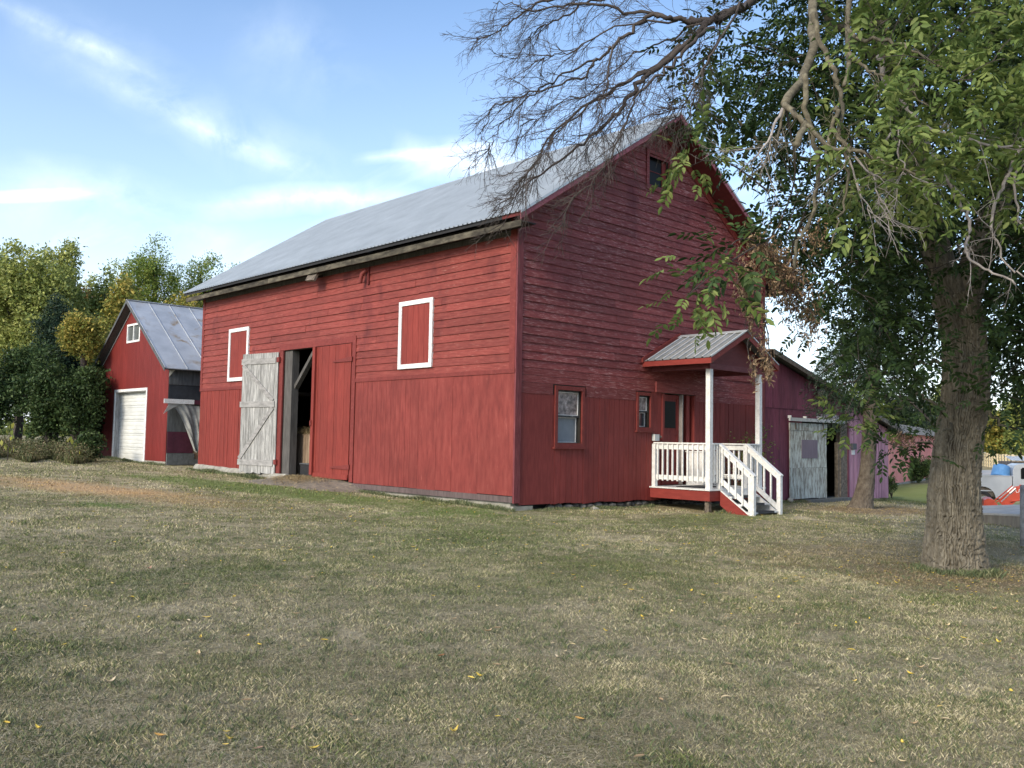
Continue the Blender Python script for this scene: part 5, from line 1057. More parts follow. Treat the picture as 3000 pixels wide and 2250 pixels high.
L = [limb(lim, [(470, -350), (330, -120), (270, 0), (275, 180), (235, 320), (150, 460)], 11.2, 8.3, .075, .045),
 limb(lim, [(150, 460), (190, 500), (240, 540), (330, 640), (400, 662), (480, 670), (600, 720), (700, 765), (760, 795)], 8.3, 7.8, .036, .008),
 limb(lim, [(235, 540), (225, 590), (200, 640)], 8.2, 8.1, .034, .040, keep=False), limb(lim, [(150, 470), (125, 590), (100, 690)], 8.3, 8.3, .02, .008), limb(dead, [(140, 480), (90, 590), (10, 710)], 8.3, 8.2, .02, .007),
 limb(lim, [(235, 330), (235, 440), (262, 540), (290, 650), (305, 740), (290, 820), (270, 950), (230, 1040), (200, 1070), (195, 1190)], 8.4, 8.6, .034, .016),
 limb(lim, [(275, 60), (300, 160), (350, 300), (390, 380), (405, 470), (400, 600), (420, 680), (425, 800), (410, 910), (385, 980), (355, 1080)], 8.6, 8.2, .034, .008),
 limb(lim, [(470, -150), (430, 60), (430, 260), (410, 380)], 10, 8.4, .045, .02), limb(lim, [(430, 130), (480, 170), (560, 170), (660, 190), (740, 240), (860, 300)], 9, 8, .028, .008), limb(lim, [(435, 230), (500, 300), (580, 340), (690, 400), (790, 470)], 8.6, 8.2, .022, .006),
 limb(lim, [(385, 470), (370, 530), (350, 600), (335, 690), (318, 730)], 8.4, 8.3, .030, .008), limb(lim, [(360, 570), (400, 620), (450, 660), (500, 675)], 8.35, 8.1, .026, .02),
 limb(dead, [(560, 250), (600, 360), (700, 480), (745, 560), (790, 660), (840, 730), (880, 820), (930, 900), (955, 950), (970, 1040), (945, 1090), (965, 1135), (1050, 1200), (1170, 1260)], 9.5, 7.8, .034, .010),
 limb(dead, [(740, 560), (850, 590), (930, 610), (1040, 640), (1200, 650), (1300, 640)], 8.3, 8.0, .022, .010), limb(dead, [(1260, 540), (1170, 690), (1130, 790), (1090, 880), (1065, 1000), (1080, 1050), (1130, 1170), (1207, 1225)], 8.8, 8.0, .026, .007),
 limb(dead, [(1280, 600), (1207, 700), (1170, 850), (1190, 970), (1230, 1040)], 8.8, 8.3, .022, .007), limb(dead, [(430, 690), (470, 810), (500, 880), (530, 975)], 8.3, 8.0, .012, .004), limb(dead, [(460, 690), (545, 800), (560, 870), (635, 1000)], 8.2, 7.9, .013, .004),
 limb(dead, [(600, 620), (650, 560), (660, 700), (700, 790), (780, 880), (820, 905)], 8.0, 7.9, .010, .004)]
# crown limbs
for pts, r in (([(2690, 500, 12.2), (2560, 330, 13), (2400, 200, 13.5), (2250, 120, 13.8)], .07), ([(2720, 600, 12.2), (2600, 520, 13), (2430, 480, 13.5), (2250, 420, 13.8), (2120, 330, 13.6)], .06), ([(2760, 790, 12.1), (2650, 760, 12.6), (2500, 800, 13), (2420, 880, 13)], .045),
    ([(2820, 1090, 12.1), (2720, 1060, 12.6), (2600, 1080, 13), (2500, 1120, 13)], .035), ([(2830, 1200, 12.1), (2760, 1190, 12.0), (2690, 1160, 12.2), (2620, 1200, 12)], .03), ([(2880, 720, 12.2), (2960, 700, 11.4), (3080, 760, 11)], .05),
    ([(2950, 500, 12.3), (2850, 330, 11.5), (2780, 200, 11), (2700, 60, 10.5)], .05), ([(2830, 1180, 12.1), (2900, 1210, 11.5), (2960, 1260, 11.4), (3050, 1250, 11)], .025), ([(2640, 250, 12.2), (2450, 60, 12), (2300, -60, 12), (2100, -200, 12)], .08), ([(2800, 1235, 12), (2760, 1280, 11.6), (2700, 1300, 11.4), (2650, 1320, 11.3)], .014)):
    P = cr([A(*p) for p in pts], 6); P[1:-1] += rng.normal(size=(len(P)-2, 3))*.03; mb = MB(); mb.tube(P, list(np.linspace(r, r*.3, len(P))), 7); mb.build('limb', M['limb'], ash, True); skel.extend(P)
vine = MB()
for pts in ([(2300, 305, 8.3), (2330, 500, 8.6), (2290, 640, 8.9), (2240, 720, 9.1)], [(2360, 620, 8.6), (2320, 740, 9.2), (2330, 860, 9.7)], [(2240, 760, 9.1), (2225, 880, 9.1), (2250, 980, 9.0), (2253, 1090, 9.0)], [(2190, 800, 9.1), (2240, 960, 9.1), (2190, 1000, 9.1), (2210, 1100, 9.0)], [(2250, 700, 9), (2150, 760, 8.7), (2080, 810, 8.5), (2010, 870, 8.4)], [(2250, 560, 9.4), (2140, 480, 9.3), (2060, 470, 9.2), (2020, 450, 9.2)], [(2240, 710, 9), (2170, 700, 8.8), (2120, 740, 8.6)]):
    P = cr([A(*p) for p in pts], 5); vine.tube(P, list(np.linspace(.011, .004, len(P))), 5, False); skel.extend(P)
skel = np.array(skel)
# clumps of compound leaves
ROWS = {-300: '0003555566666', -200: '0014666666666', -100: '0025677777777', 0: '0014678899999', 100: '0246678899999', 200: '0478889999999', 300: '1678889999999', 400: '0037899999999', 500: '0003799999999', 600: '0015899789999', 700: '0003799669999', 800: '0000479749999', 900: '0000279949999', 1000: '0000039818888', 1100: '0000003516566', 1200: '0000001110123', 1300: '0000000000000'}
CL, NL, BR = [], [], []
for y0, row in ROWS.items():
    for i, ch in enumerate(row):
        k = int(ch)
        for _ in range(int(k*1.15+rng.uniform(0, 1))):
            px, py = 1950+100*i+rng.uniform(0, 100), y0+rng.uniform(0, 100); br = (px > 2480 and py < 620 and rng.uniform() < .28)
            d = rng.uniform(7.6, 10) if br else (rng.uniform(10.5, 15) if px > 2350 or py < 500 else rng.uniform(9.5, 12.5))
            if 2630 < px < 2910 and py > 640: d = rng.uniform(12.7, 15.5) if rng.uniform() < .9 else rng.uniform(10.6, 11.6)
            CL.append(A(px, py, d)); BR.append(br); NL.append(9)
# sprays in front of the gable, and single low twigs
for (x0, y0, x1, y1, d, n, b) in ((2005, 405, 2090, 520, 9.2, 5, True), (2000, 760, 2120, 890, 8.6, 6, True), (2110, 690, 2190, 820, 8.7, 5, False), (2460, 1180, 2560, 1270, 11, 5, True), (2640, 1290, 2700, 1330, 11.3, 3, False), (2885, 1210, 2940, 1260, 11.3, 1, False), (2000, 100, 2120, 200, 10, 4, False)):
    for _ in range(n): CL.append(A(rng.uniform(x0, x1), rng.uniform(y0, y1), d+rng.uniform(-.3, .4))); BR.append(b); NL.append(7)
# the rest of the crown, above and to the right of the view
cc = np.array([1.2, -8.6, 7.6]); v = rn(240); v /= np.linalg.norm(v, axis=1)[:, None]; Q = cc+v*np.array([6.5, 5.2, 3.6])*rng.uniform(.45, 1, 240)[:, None]
rel = Q-CAM; dd = rel@FW; qx = 1500+FPX*(rel@RT)/dd; qy = 1125-FPX*(rel@UP)/dd
for q, a_, b_ in zip(Q, qx, qy):
    if (a_ > 3060 or b_ < -150) and q[2] > 2.2: CL.append(q); BR.append(False); NL.append(12)
CL = np.array(CL); VD, VB = [], []
d0_ = np.array([((skel-c)**2).sum(1).min() for c in CL]); od = np.argsort(d0_); buf = np.zeros((len(skel)+3*len(CL), 3)); ns_ = len(skel); buf[:ns_] = skel
for c, br, nl in [(CL[i], BR[i], NL[i]) for i in od]:
    sk = buf[:ns_]; j = np.argmin(((sk-c)**2).sum(1)+.5*np.clip(sk[:, 2]-c[2], 0, 9)); s = sk[j].copy(); dv = c-s; ln_ = np.linalg.norm(dv)
    mid = (s+c)/2+np.array([0, 0, .12*ln_])+rng.normal(size=3)*.06*ln_; r0 = .0035+.0040*min(ln_, 3.5); Pp = cr([s, mid, c], 3); tw.tube(Pp, list(np.linspace(r0, .0030, len(Pp))), 4, False); buf[ns_:ns_+3] = Pp[[len(Pp)//3, len(Pp)//2, 2*len(Pp)//3]]; ns_ += 3
    base = c+rng.normal(size=(nl, 3))*np.array([.17, .17, .13]); D = (base-c)*1.5+dv/max(ln_, .01)*.1+rn(nl)*.10+np.array([0, 0, -.05]); D /= np.linalg.norm(D, axis=1)[:, None]
    D[:, 2] -= .25; D /= np.linalg.norm(D, axis=1)[:, None]; Nn = rn(nl)*.45+np.array([0, 0, 1.]); S = np.cross(D, Nn); S /= np.linalg.norm(S, axis=1)[:, None]; N2 = np.cross(S, D)
    sc_ = rng.uniform(.75, 1.25, nl)*(.95 if br else 1.0); k = 0
    for u, side in ((.30, 1), (.30, -1), (.55, 1), (.55, -1), (.80, 1), (.80, -1), (1.12, 0)):
        T = D*(.55 if side else 1)+S*side*.85+rn(nl)*.12; T[:, 2] -= .12; Tn = T/np.linalg.norm(T, axis=1)[:, None]; l = .092*sc_*(1.12 if side == 0 else 1); P = base+D*(u*.20*sc_)[:, None]+Tn*(l*.5)[:, None]
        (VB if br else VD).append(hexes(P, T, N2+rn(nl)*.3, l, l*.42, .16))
leafobj6('crown', np.concatenate(VD), M['ash_leaf'], ash); leafobj6('lit_leaves', np.concatenate(VB), M['ash_lit'], ash)
# bare limb sweeping left over the roof
bare = MB(); fine = MB(); Z6 = lambda x, y, d: A(1300+.4822*x, .4822*y, d)
BL_ = [
 ([(2300, -330, 11.3), (2050, -120, 10.6), (1870, 5, 10.2), (1740, 80, 10), (1620, 135, 9.9), (1500, 240, 9.8), (1300, 410, 9.7), (1200, 480, 9.6), (1120, 600, 9.6), (1050, 680, 9.6), (940, 790, 9.6), (780, 930, 9.7), (560, 1080, 9.8), (340, 1235, 9.9)], .062, .006),
 ([(1740, 70, 10), (1560, 130, 10.1), (1420, 120, 10.2), (1250, 80, 10.3), (1000, 40, 10.4), (760, 30, 10.5), (560, 60, 10.6), (430, 25, 10.7), (300, 15, 10.8)], .035, .004),
 ([(1560, 130, 10.1), (1380, 110, 10), (1250, 90, 10), (1150, 190, 10), (1030, 275, 10), (930, 365, 10.1), (830, 465, 10.1), (620, 540, 10.2), (430, 605, 10.3), (310, 665, 10.3), (240, 800, 10.4)], .032, .004),
 ([(1440, 270, 9.8), (1250, 420, 10), (1000, 570, 10.1), (820, 680, 10.2), (640, 830, 10.3), (560, 990, 10.3), (460, 1120, 10.4), (360, 1380, 10.4)], .026, .004),
 ([(2000, -200, 10.8), (1400, -120, 10.8), (1000, -60, 10.9), (640, 0, 11), (480, 80, 11), (330, 190, 11), (190, 260, 11.1)], .035, .004), ([(1250, -80, 10.8), (900, 10, 10.9), (760, 80, 10.9), (600, 160, 10.9), (520, 240, 11), (410, 360, 11)], .02, .004),
 ([(1640, 170, 9.7), (1500, 270, 9.3), (1400, 390, 9.3), (1280, 480, 9.3), (1180, 560, 9.2), (1120, 730, 9.2), (1050, 870, 9.2), (960, 1050, 9.2), (800, 1200, 9.3), (690, 1400, 9.3)], .024, .003),
 ([(1870, 20, 10.3), (1800, 60, 9.6), (1640, 300, 9.3), (1540, 480, 9.2), (1470, 600, 9.1), (1420, 700, 9.1), (1330, 740, 9.1)], .018, .003),
 ([(1030, 275, 10), (990, 480, 9.8), (960, 620, 9.7), (950, 760, 9.7), (870, 900, 9.7)], .014, .003), ([(1300, 410, 9.7), (1000, 560, 9.4), (760, 740, 9.4), (640, 860, 9.4), (540, 1010, 9.4), (400, 1170, 9.4)], .016, .003),
 ([(930, 365, 10.1), (700, 480, 10), (560, 560, 10), (400, 700, 10), (290, 850, 10), (280, 960, 10)], .014, .003), ([(1420, 125, 10.2), (1100, 150, 10.2), (800, 300, 10.3), (660, 330, 10.3), (560, 370, 10.3)], .014, .003),
 ([(1720, 100, 10), (1600, 350, 10), (1560, 500, 10), (1480, 640, 10), (1300, 700, 10)], .012, .003), ([(1600, 140, 9.9), (1350, 250, 10.4), (1150, 330, 10.5), (900, 560, 10.6), (700, 640, 10.6), (480, 760, 10.6)], .014, .003)]
for pts, r0, r1 in BL_:
    P = cr([Z6(*p) for p in pts], 5); P[1:-1] += rng.normal(size=(len(P)-2, 3))*.018; bare.tube(P, list(r0+(r1-r0)*np.linspace(0, 1, len(P))**.75), 7, False); n = len(P)
    seg = np.linalg.norm(np.diff(P, axis=0), axis=1).sum()
    for i in range(int(seg*12)):
        u = (rng.uniform(.12, 1)**.85)*(n-1); j = min(int(u), n-2); q = P[j]+(P[j+1]-P[j])*(u-j); ax = P[j+1]-P[j]; ax /= np.linalg.norm(ax); s = rng.normal(size=3); s -= ax*s.dot(ax); s /= np.linalg.norm(s)
        spur(fine, q, ax*.8+s*.6+LEFT*.12+np.array([0, 0, -.18]), rng.uniform(.25, .85)*(1-.38*j/n), rng.uniform(.003, .0058), 2, 4)
bare.build('bare_limb', M['twig'], ash, True); fine.build('bare_twigs', M['twig'], ash)
tw.build('twigs', M['twig'], ash)
# curled dead leaves on hanging stems
VN = []
for (x, y, rx, ry, d, n) in ((2230, 750, 45, 60, 9.2, 520), (2290, 800, 40, 55, 9.3, 420), (2180, 850, 22, 60, 9.1, 200), (2330, 880, 55, 70, 9.8, 420), (2300, 830, 60, 50, 9.6, 200), (2375, 960, 30, 55, 9.8, 170), (2237, 1030, 12, 45, 9.0, 110), (2253, 1080, 12, 40, 9.0, 110), (2207, 1085, 10, 35, 9.0, 70), (2235, 930, 10, 40, 9, 60), (2640, 1290, 35, 20, 11.6, 160), (2200, 940, 8, 40, 9.2, 50), (2385, 700, 40, 40, 9.6, 120)):
    p = np.stack([rng.normal(size=n)*rx*.6+x, rng.normal(size=n)*ry*.6+y, rng.normal(size=n)*.12+d], -1); Pw = np.array([A(*q) for q in p]); l = rng.uniform(.03, .065, n)
    T = rn(n)+np.array([0, 0, -1.2]); N = rn(n); VN.append(quads(Pw, T, N, l, l*.35, .5)); VN.append(quads(Pw+T*.012, T+rn(n)*.6, N+rn(n)*.5, l*.8, l*.3, .6))
    for _ in range(max(3, n//40)):
        a_ = A(x+rng.normal()*rx*.4, y-ry*1.3, d); b_ = A(x+rng.normal()*rx*.5, y+ry*rng.uniform(.3, 1.1), d+rng.normal()*.08); m_ = (a_+b_)/2+rng.normal(size=3)*.05; vine.tube(cr([a_, m_, b_], 3), .0035, 4, False)
vine.build('hanging_vines', M['twig'], ash); leafobj('dead_leaves', np.concatenate(VN), M['dead_leaf'], ash)

# --- spruce behind, by the plum shed
sp_ = at(2530, 1487, 25.2); spr = thing('spruce_tree', (float(sp_[0]), float(sp_[1]), float(sp_[2])), 'leaning spruce with drooping dead lower twigs before the plum shed', 'tree')
P = [A(2521, 1497, 25.2), A(2525, 1480, 25.2), A(2531, 1450, 25.2), A(2537, 1415, 25.2), A(2542, 1370, 25.2), A(2546, 1300, 25.2), A(2552, 1180, 25.2), A(2562, 1050, 25.2), A(2590, 900, 25.2), A(2600, 700, 25.2), A(2605, 480, 25.2), A(2610, 300, 25.2)]
trunkmesh('trunk', P, [.40, .31, .255, .225, .195, .188, .18, .17, .15, .12, .08, .03], spr, paint('spruce bark', [(.25, (.055, .045, .036)), (.5, (.12, .10, .08)), (.8, (.20, .175, .14))], (1, 1, .6), 12, island=0, rough=.95, bump=.4), 320, 180, 34, .018, 9)
lo_ = MB(); C = []; Pc = cr(P, 6)
for i in range(110):
    j = rng.integers(37, len(Pc)-2); h = Pc[j][2]; a = rng.uniform(0, 6.28); ln_ = (.7+1.5*np.clip((9-h)/8, .05, 1))*rng.uniform(.6, 1.1); o_ = np.array([math.cos(a), math.sin(a), 0]); q = Pc[j]
    B = cr([q, q+o_*ln_*.5+np.array([0, 0, -.05*ln_]), q+o_*ln_+np.array([0, 0, -.45*ln_])], 4); lo_.tube(B, list(np.linspace(.03, .005, len(B))), 4, False)
    for b in B[2:]:
        for _ in range(3):
            q2 = b+rng.normal(size=3)*.08; e = q2+np.array([rng.normal()*.12, rng.normal()*.12, -rng.uniform(.15, .5)]); lo_.tube([b, q2, e], [.005, .003, .002], 3, False)
            if h > 1.6 or rng.uniform() < .35: C += [q2, (q2+e)/2, e]
lo_.build('drooping_twigs', M['twig'], spr); C = np.array(C); leafobj('crown', cloud(C, np.full(len(C), .16), 9, .10, 0, .22), FOL['cedar'], spr)

# shrubs
def shrub(name, x, y, h, w_, kd, label, n=60, per=26, size=.06, stems=9):
    z = float(gz(x, y)); t = thing(name, (x, y, z), label, 'shrub'); mb = MB(); C = []
    for i in range(stems):
        a = rng.uniform(0, 6.28); l = rng.uniform(.6, 1)*h; e = np.array([x+math.cos(a)*w_*rng.uniform(.1, 1), y+math.sin(a)*w_*rng.uniform(.1, 1), z+l]); P = cr([np.array([x, y, z]), np.array([(x+e[0])/2, (y+e[1])/2, z+l*.6]), e], 4); mb.tube(P, list(np.linspace(.012, .003, len(P))), 5, False)
        for _ in range(n//stems): q = P[rng.integers(3, len(P))]; C.append(q+rng.normal(size=3)*w_*.15)
    mb.build('stem', M['twig'], t); C = np.array(C); leafobj('foliage', cloud(C, np.full(len(C), .12*w_+.04), per, size, .5, .5), FOL[kd], t); return t
shrub('shrub', 8.05, -.55, 2.05, .75, 'mid', 'leggy shrub growing up beside the porch steps against the shed corner', 110, 14, .07, 11)
shrub('shrub', 7.5, -.5, 1.9, .35, 'rust', 'brown tipped shoots behind the right porch post', 30, 10, .06, 6)
q = at(2690, 1412, 51); shrub('shrub', q[0], q[1], 1.35, 1.1, 'dark', 'rounded dark shrub at the foot of the pink shed', 120, 40, .13, 12)
q = at(2612, 1440, 36); shrub('shrub', q[0], q[1], .9, .5, 'dark', 'small weed clump at the plum shed corner', 50, 26, .08, 8)
# weeds along the left edge of the thicket
def weeds(n, fx, hh):
    x, y = fx(n); z = gz(x, y); h = hh*rng.uniform(.2, 1.2, n)*(.4+1.1*vnoise(x*.8, y*.8, 5)); a = rng.uniform(0, 6.28, n); l = rng.uniform(.1, .5, n)*h; la = rng.uniform(0, 6.28, n); w_ = .012
    wx, wy = np.cos(a)*w_, np.sin(a)*w_; lx, ly = np.cos(la)*l, np.sin(la)*l
    return np.stack([np.stack([x-wx, y-wy, z], -1), np.stack([x+wx, y+wy, z], -1), np.stack([x+wx+lx*.4, y+wy+ly*.4, z+h*.7], -1), np.stack([x+lx, y+ly, z+h], -1)], 1).reshape(-1, 3)
def fx(n): 
    px = rng.uniform(-200, 285, n); d = 31.0+rng.uniform(0, 1, n)**1.5*5+1.2*np.sin(px*.05); P = CAM[None]+(RT[None]*((px-1500)/FPX)[:, None]+FW[None])*d[:, None]; return P[:, 0], P[:, 1]
m = leafmat('weed stalks', [(.2, (.06, .085, .03)), (.5, (.13, .14, .06)), (.8, (.26, .20, .12))], .2, sc=.5); V = weeds(18000, fx, .20)
x, y = fx(1500); C = np.stack([x, y, gz(x, y)+rng.uniform(.1, .6, 1500)], -1)
o = leafobj('tall_weeds', np.concatenate([V, cloud(C, np.full(1500, .15), 12, .07, .5)]), m, None); tag(o, 'tall rough weeds along the foot of the thicket', 'weeds', kind='stuff')
for px, lb in ((22, 'wilting tall yellow leaved weed at the far left edge'), (200, 'single tall pale weed before the thicket, nearer the garage')):
    q = at(px, 1335, 30.5); z = float(gz(q[0], q[1])); t = thing('tall_weed', (q[0], q[1], z), lb, 'weed'); mb = MB(); H = 1.35 if px < 100 else .95; mb.tube([(q[0], q[1], z), (q[0]+.05, q[1], z+H*.6), (q[0]+.12, q[1]-.05, z+H)], [.015, .012, .008], 5); mb.build('stem', M['twig'], t)
    n = 12; u = rng.uniform(.15, 1, n); P = np.stack([q[0]+.1*u+rng.normal(size=n)*.10, q[1]+rng.normal(size=n)*.10, z+H*u-.06], -1); T = rn(n)*.3+np.array([0, 0, -1.]); l = rng.uniform(.16, .26, n); leafobj('foliage', quads(P, T, rn(n)+FW*-1, l, l*.5), leafmat('yellow weed leaf', [(.2, (.20, .26, .06)), (.8, (.42, .42, .08))], .4, pos=0), t)
for i, (x, y) in enumerate(((-.12, .9), (-.1, 2.6), (-.12, 4.6), (-.3, 10.5), (-.3, 12.5), (-.3, 14.6), (.6, -.1), (2.9, -.05), (3.8, -.08), (-.2, 17.9), (-.2, 24))): pass
# ------------------------------------------------------------------ concrete bunker, post, tractor, truck, far fence at the right
t = thing('concrete_slab', tuple(map(float, at(2960, 1530, 20.5))), 'low raised concrete loading slab behind the big ash trunk', 'slab')
a0, a1, b0, b1 = at(2835, 1504, 22.0), at(3250, 1522, 18.2), at(2800, 1487.5, 24.3), at(3250, 1473, 22.6)
dn = lambda p, z: np.array([p[0], p[1], z])
mb = MB(); mb.hexa([dn(a0, -2.2), dn(a1, -2.2), dn(b1, -2.2), dn(b0, -2.2), a0-[0, 0, .02], a1-[0, 0, .02], b1-[0, 0, .02], b0-[0, 0, .02]]); mb.build('slab_wall', paint('stained slab wall', [(.3, (.15, .135, .11)), (.6, (.25, .23, .19)), (.8, (.33, .31, .27))], (2, 2, .5), 3, rough=.95, wear=(.10, .09, .075), wt=(.58, .7)), t)
e = (a1-a0)/np.linalg.norm(a1-a0)*.03; f_ = (b0-a0)/np.linalg.norm(b0-a0)*.03
mb = MB(); mb.hexa([a0-e-f_-[0, 0, .018], a1+e-f_-[0, 0, .018], b1+e+f_-[0, 0, .018], b0-e+f_-[0, 0, .018], a0-e-f_+[0, 0, .03], a1+e-f_+[0, 0, .03], b1+e+f_+[0, 0, .03], b0-e+f_+[0, 0, .03]]); mb.build('slab_top', paint('pale slab top', [(.3, (.34, .33, .30)), (.7, (.50, .49, .46))], (1, 1, 1), 5, rough=.95, bump=.4), t)
q = at(3004, 1500, 15.9); t = thing('fence_post', (q[0], q[1], -1.75), 'weathered wooden post at the right edge of the yard', 'post')
mb = MB(); mb.tube([(q[0], q[1], -1.9), (q[0]+.01, q[1], -1.2), (q[0]+.015, q[1], -.66)], [.095, .088, .085], 14); mb.build('post_shaft', M['greywood_x'], t, True)
mb = MB(); mb.tube([(q[0]+.015, q[1], -.66), (q[0]+.015, q[1], -.645)], [.085, .06], 14); mb.build('post_end', M['greywood_x'], t, True)

U = np.array([RT[0], RT[1], 0]); U /= np.linalg.norm(U); D_ = np.array([-U[1], U[0], 0])   # along / away
class LF:                                                   # a local frame: u forward, w sideways (away from the yard), z up
    def __init__(s, o, deg, k=1.0): s.k = k; c, n = math.cos(rad(deg)), math.sin(rad(deg)); s.o = np.array(o, float); s.u = U*c+D_*n; s.w = -U*n+D_*c
    def __call__(s, u, w, z): return tuple(s.o+(s.u*u+s.w*w+np.array([0, 0, z]))*s.k)
    def box(s, mb, u0, u1, w0, w1, z0, z1): mb.hexa([s(u0, w0, z0), s(u1, w0, z0), s(u1, w1, z0), s(u0, w1, z0), s(u0, w0, z1), s(u1, w0, z1), s(u1, w1, z1), s(u0, w1, z1)])
    def prism(s, mb, prof, w0, w1): mb.prism([s(u, w0, z) for u, z in prof], Vector(s(0, w1, 0))-Vector(s(0, w0, 0)))
    def disc(s, mb, u, z, r, w0, w1, n=24, r1=None): mb.tube([s(u, w0, z), s(u, w1, z)], [r, r1 or r], n)
def wheel(F_, u, w0, wd, r, parent, rimm='chrome'):
    z = r; wq = thing.__class__
    mb = MB(); P = []; n = 28; prof = [(r*.58, 0), (r*.80, -.01), (r*.96, .02), (r, .06), (r, wd-.06), (r*.96, wd-.02), (r*.80, wd+.01), (r*.58, wd)]; V = []; Fc = []
    for rr_, ww in prof:
        for k in range(n): a = 2*math.pi*k/n; V.append(F_(u+rr_*math.cos(a), w0+ww, z+rr_*math.sin(a)))
    for i in range(len(prof)-1):
        for k in range(n): Fc.append((i*n+k, i*n+(k+1) % n, (i+1)*n+(k+1) % n, (i+1)*n+k))
    mb.add(V, Fc); ty = mb.build('wheel', M['rubber'], parent, True)
    mb = MB(); F_.disc(mb, u, z, r*.585, w0+.04, w0+wd-.04, 24); F_.disc(mb, u, z, r*.2, w0-.01, w0+.04, 12)
    for k in range(6): a = k*1.047; F_.disc(mb, u+r*.38*math.cos(a), z+r*.38*math.sin(a), r*.07, w0+.02, w0+.045, 8)
    mb.build('rim', M[rimm], ty)
o = at(2878, 1462, 33.0); TF_ = LF((o[0], o[1], o[2]-.36), -20, .93)
tk = thing('pickup_truck', TF_(1.2, .8, 0), 'old white pickup truck with rusty wheel arch and a blue tub in its bed', 'truck')
def arch(cu, cz, r, u0, u1, n=12): return [(cu+r*math.cos(math.pi*(1-i/n)), cz+r*.95*math.sin(math.pi*(1-i/n))) for i in range(n+1)]
bed = [(-1.25, .60), (-.50, .50)]+[(u, z) for u, z in arch(0, .44, .47, 0, 0)]+[(.55, .43), (1.05, .43), (1.05, 1.30), (-1.25, 1.30)]
mb = MB()
for w0, w1 in ((0, .05), (1.65, 1.70)): TF_.prism(mb, bed, w0, w1)
TF_.box(mb, -1.25, -1.20, .052, 1.648, .60, 1.30); TF_.box(mb, 1.0, 1.048, .052, 1.648, .60, 1.28); TF_.box(mb, -1.2, 1.0, .052, 1.648, .70, .74)
bd = mb.build('truck_bed', M['carwhite'], tk)
mb = MB(); TF_.box(mb, -1.27, 1.06, -.02, .06, 1.30, 1.335); TF_.box(mb, -1.27, 1.06, 1.64, 1.72, 1.30, 1.335); mb.build('bed_rail', M['carwhite'], bd)
mb = MB(); TF_.box(mb, -1.1, 4.2, .25, 1.45, .36, .56); TF_.box(mb, -.6, .6, .08, .22, .5, .9); mb.build('chassis', M['oldwood'], tk)
cab = [(1.08, .43), (2.75, .43), (2.75, 1.20), (2.35, 1.76), (2.2, 1.80), (1.30, 1.80), (1.15, 1.74), (1.08, 1.55)]
mb = MB(); TF_.prism(mb, cab, .03, 1.67); cb = mb.build('cab', M['carwhite'], tk)
mb = MB(); TF_.prism(mb, [(1.36, 1.22), (1.36, 1.60), (1.42, 1.66), (1.60, 1.66), (1.62, 1.62), (1.62, 1.22)], .012, .026); TF_.prism(mb, [(1.72, 1.22), (1.72, 1.66), (2.25, 1.66), (2.55, 1.24)], .012, .026); mb.build('side_window', M['glassdark'], cb)
mb = MB(); TF_.prism(mb, [(2.74, 1.24), (2.40, 1.70), (2.42, 1.72), (2.78, 1.25)], .2, 1.5); mb.build('windscreen', M['glassdark'], cb)
mb = MB(); TF_.prism(mb, [(1.66, .5), (1.66, 1.18), (2.62, 1.18), (2.62, .5)], .012, .027); d_ = mb.build('door', M['carwhite'], cb)
mb = MB(); TF_.box(mb, 1.74, 1.88, -.01, .011, 1.08, 1.11); mb.build('handle', M['chrome'], d_)
hood = [(2.76, .43), (2.92, .43)]+[(u, z) for u, z in arch(3.40, .44, .45, 0, 0)]+[(3.95, .45), (4.2, .5), (4.2, 1.10), (3.9, 1.17), (2.76, 1.22)]
mb = MB(); TF_.prism(mb, hood, .03, 1.67); hd = mb.build('hood', M['carwhite'], tk)
mb = MB(); TF_.box(mb, 4.2, 4.32, .0, 1.7, .48, .64); mb.build('bumper', M['chrome'], tk)
for w0 in (.18, 1.3): mb = MB(); mb.tube([TF_(4.2, w0+.08, .92), TF_(4.24, w0+.08, .92)], .09, 14); mb.build('headlight', M['chrome'], hd)
for u in (0, 3.40):
    for w0 in (.06, 1.42): wheel(TF_, u, w0, .22, .37, tk)
mb = MB(); F2 = LF(TF_(.72, .55, 1.10), 20); ct = Matrix.Translation(Vector(F2(0, 0, .12))) @ Matrix.Rotation(rad(24), 4, 'Y') @ Matrix.Scale(.86, 4)
mb.lathe([(.30, .52), (.34, .5), (.36, .30), (.38, .04), (.40, .0), (.40, -.03), (.37, -.03), (.36, .02)], 26, ct); mb.lathe([(0.0, .53), (.30, .52)], 26, ct)
tb = thing('blue_tub', TF_(.72, .55, .75), 'upturned blue plastic tub lying in the truck bed', 'tub'); mb.build('tub_shell', M['blue'], tb, True)
mb = MB(); mb.lathe([(.405, .0), (.43, .0), (.43, -.04), (.405, -.04)], 26, ct); mb.build('tub_rim', M['blue'], tb, True)

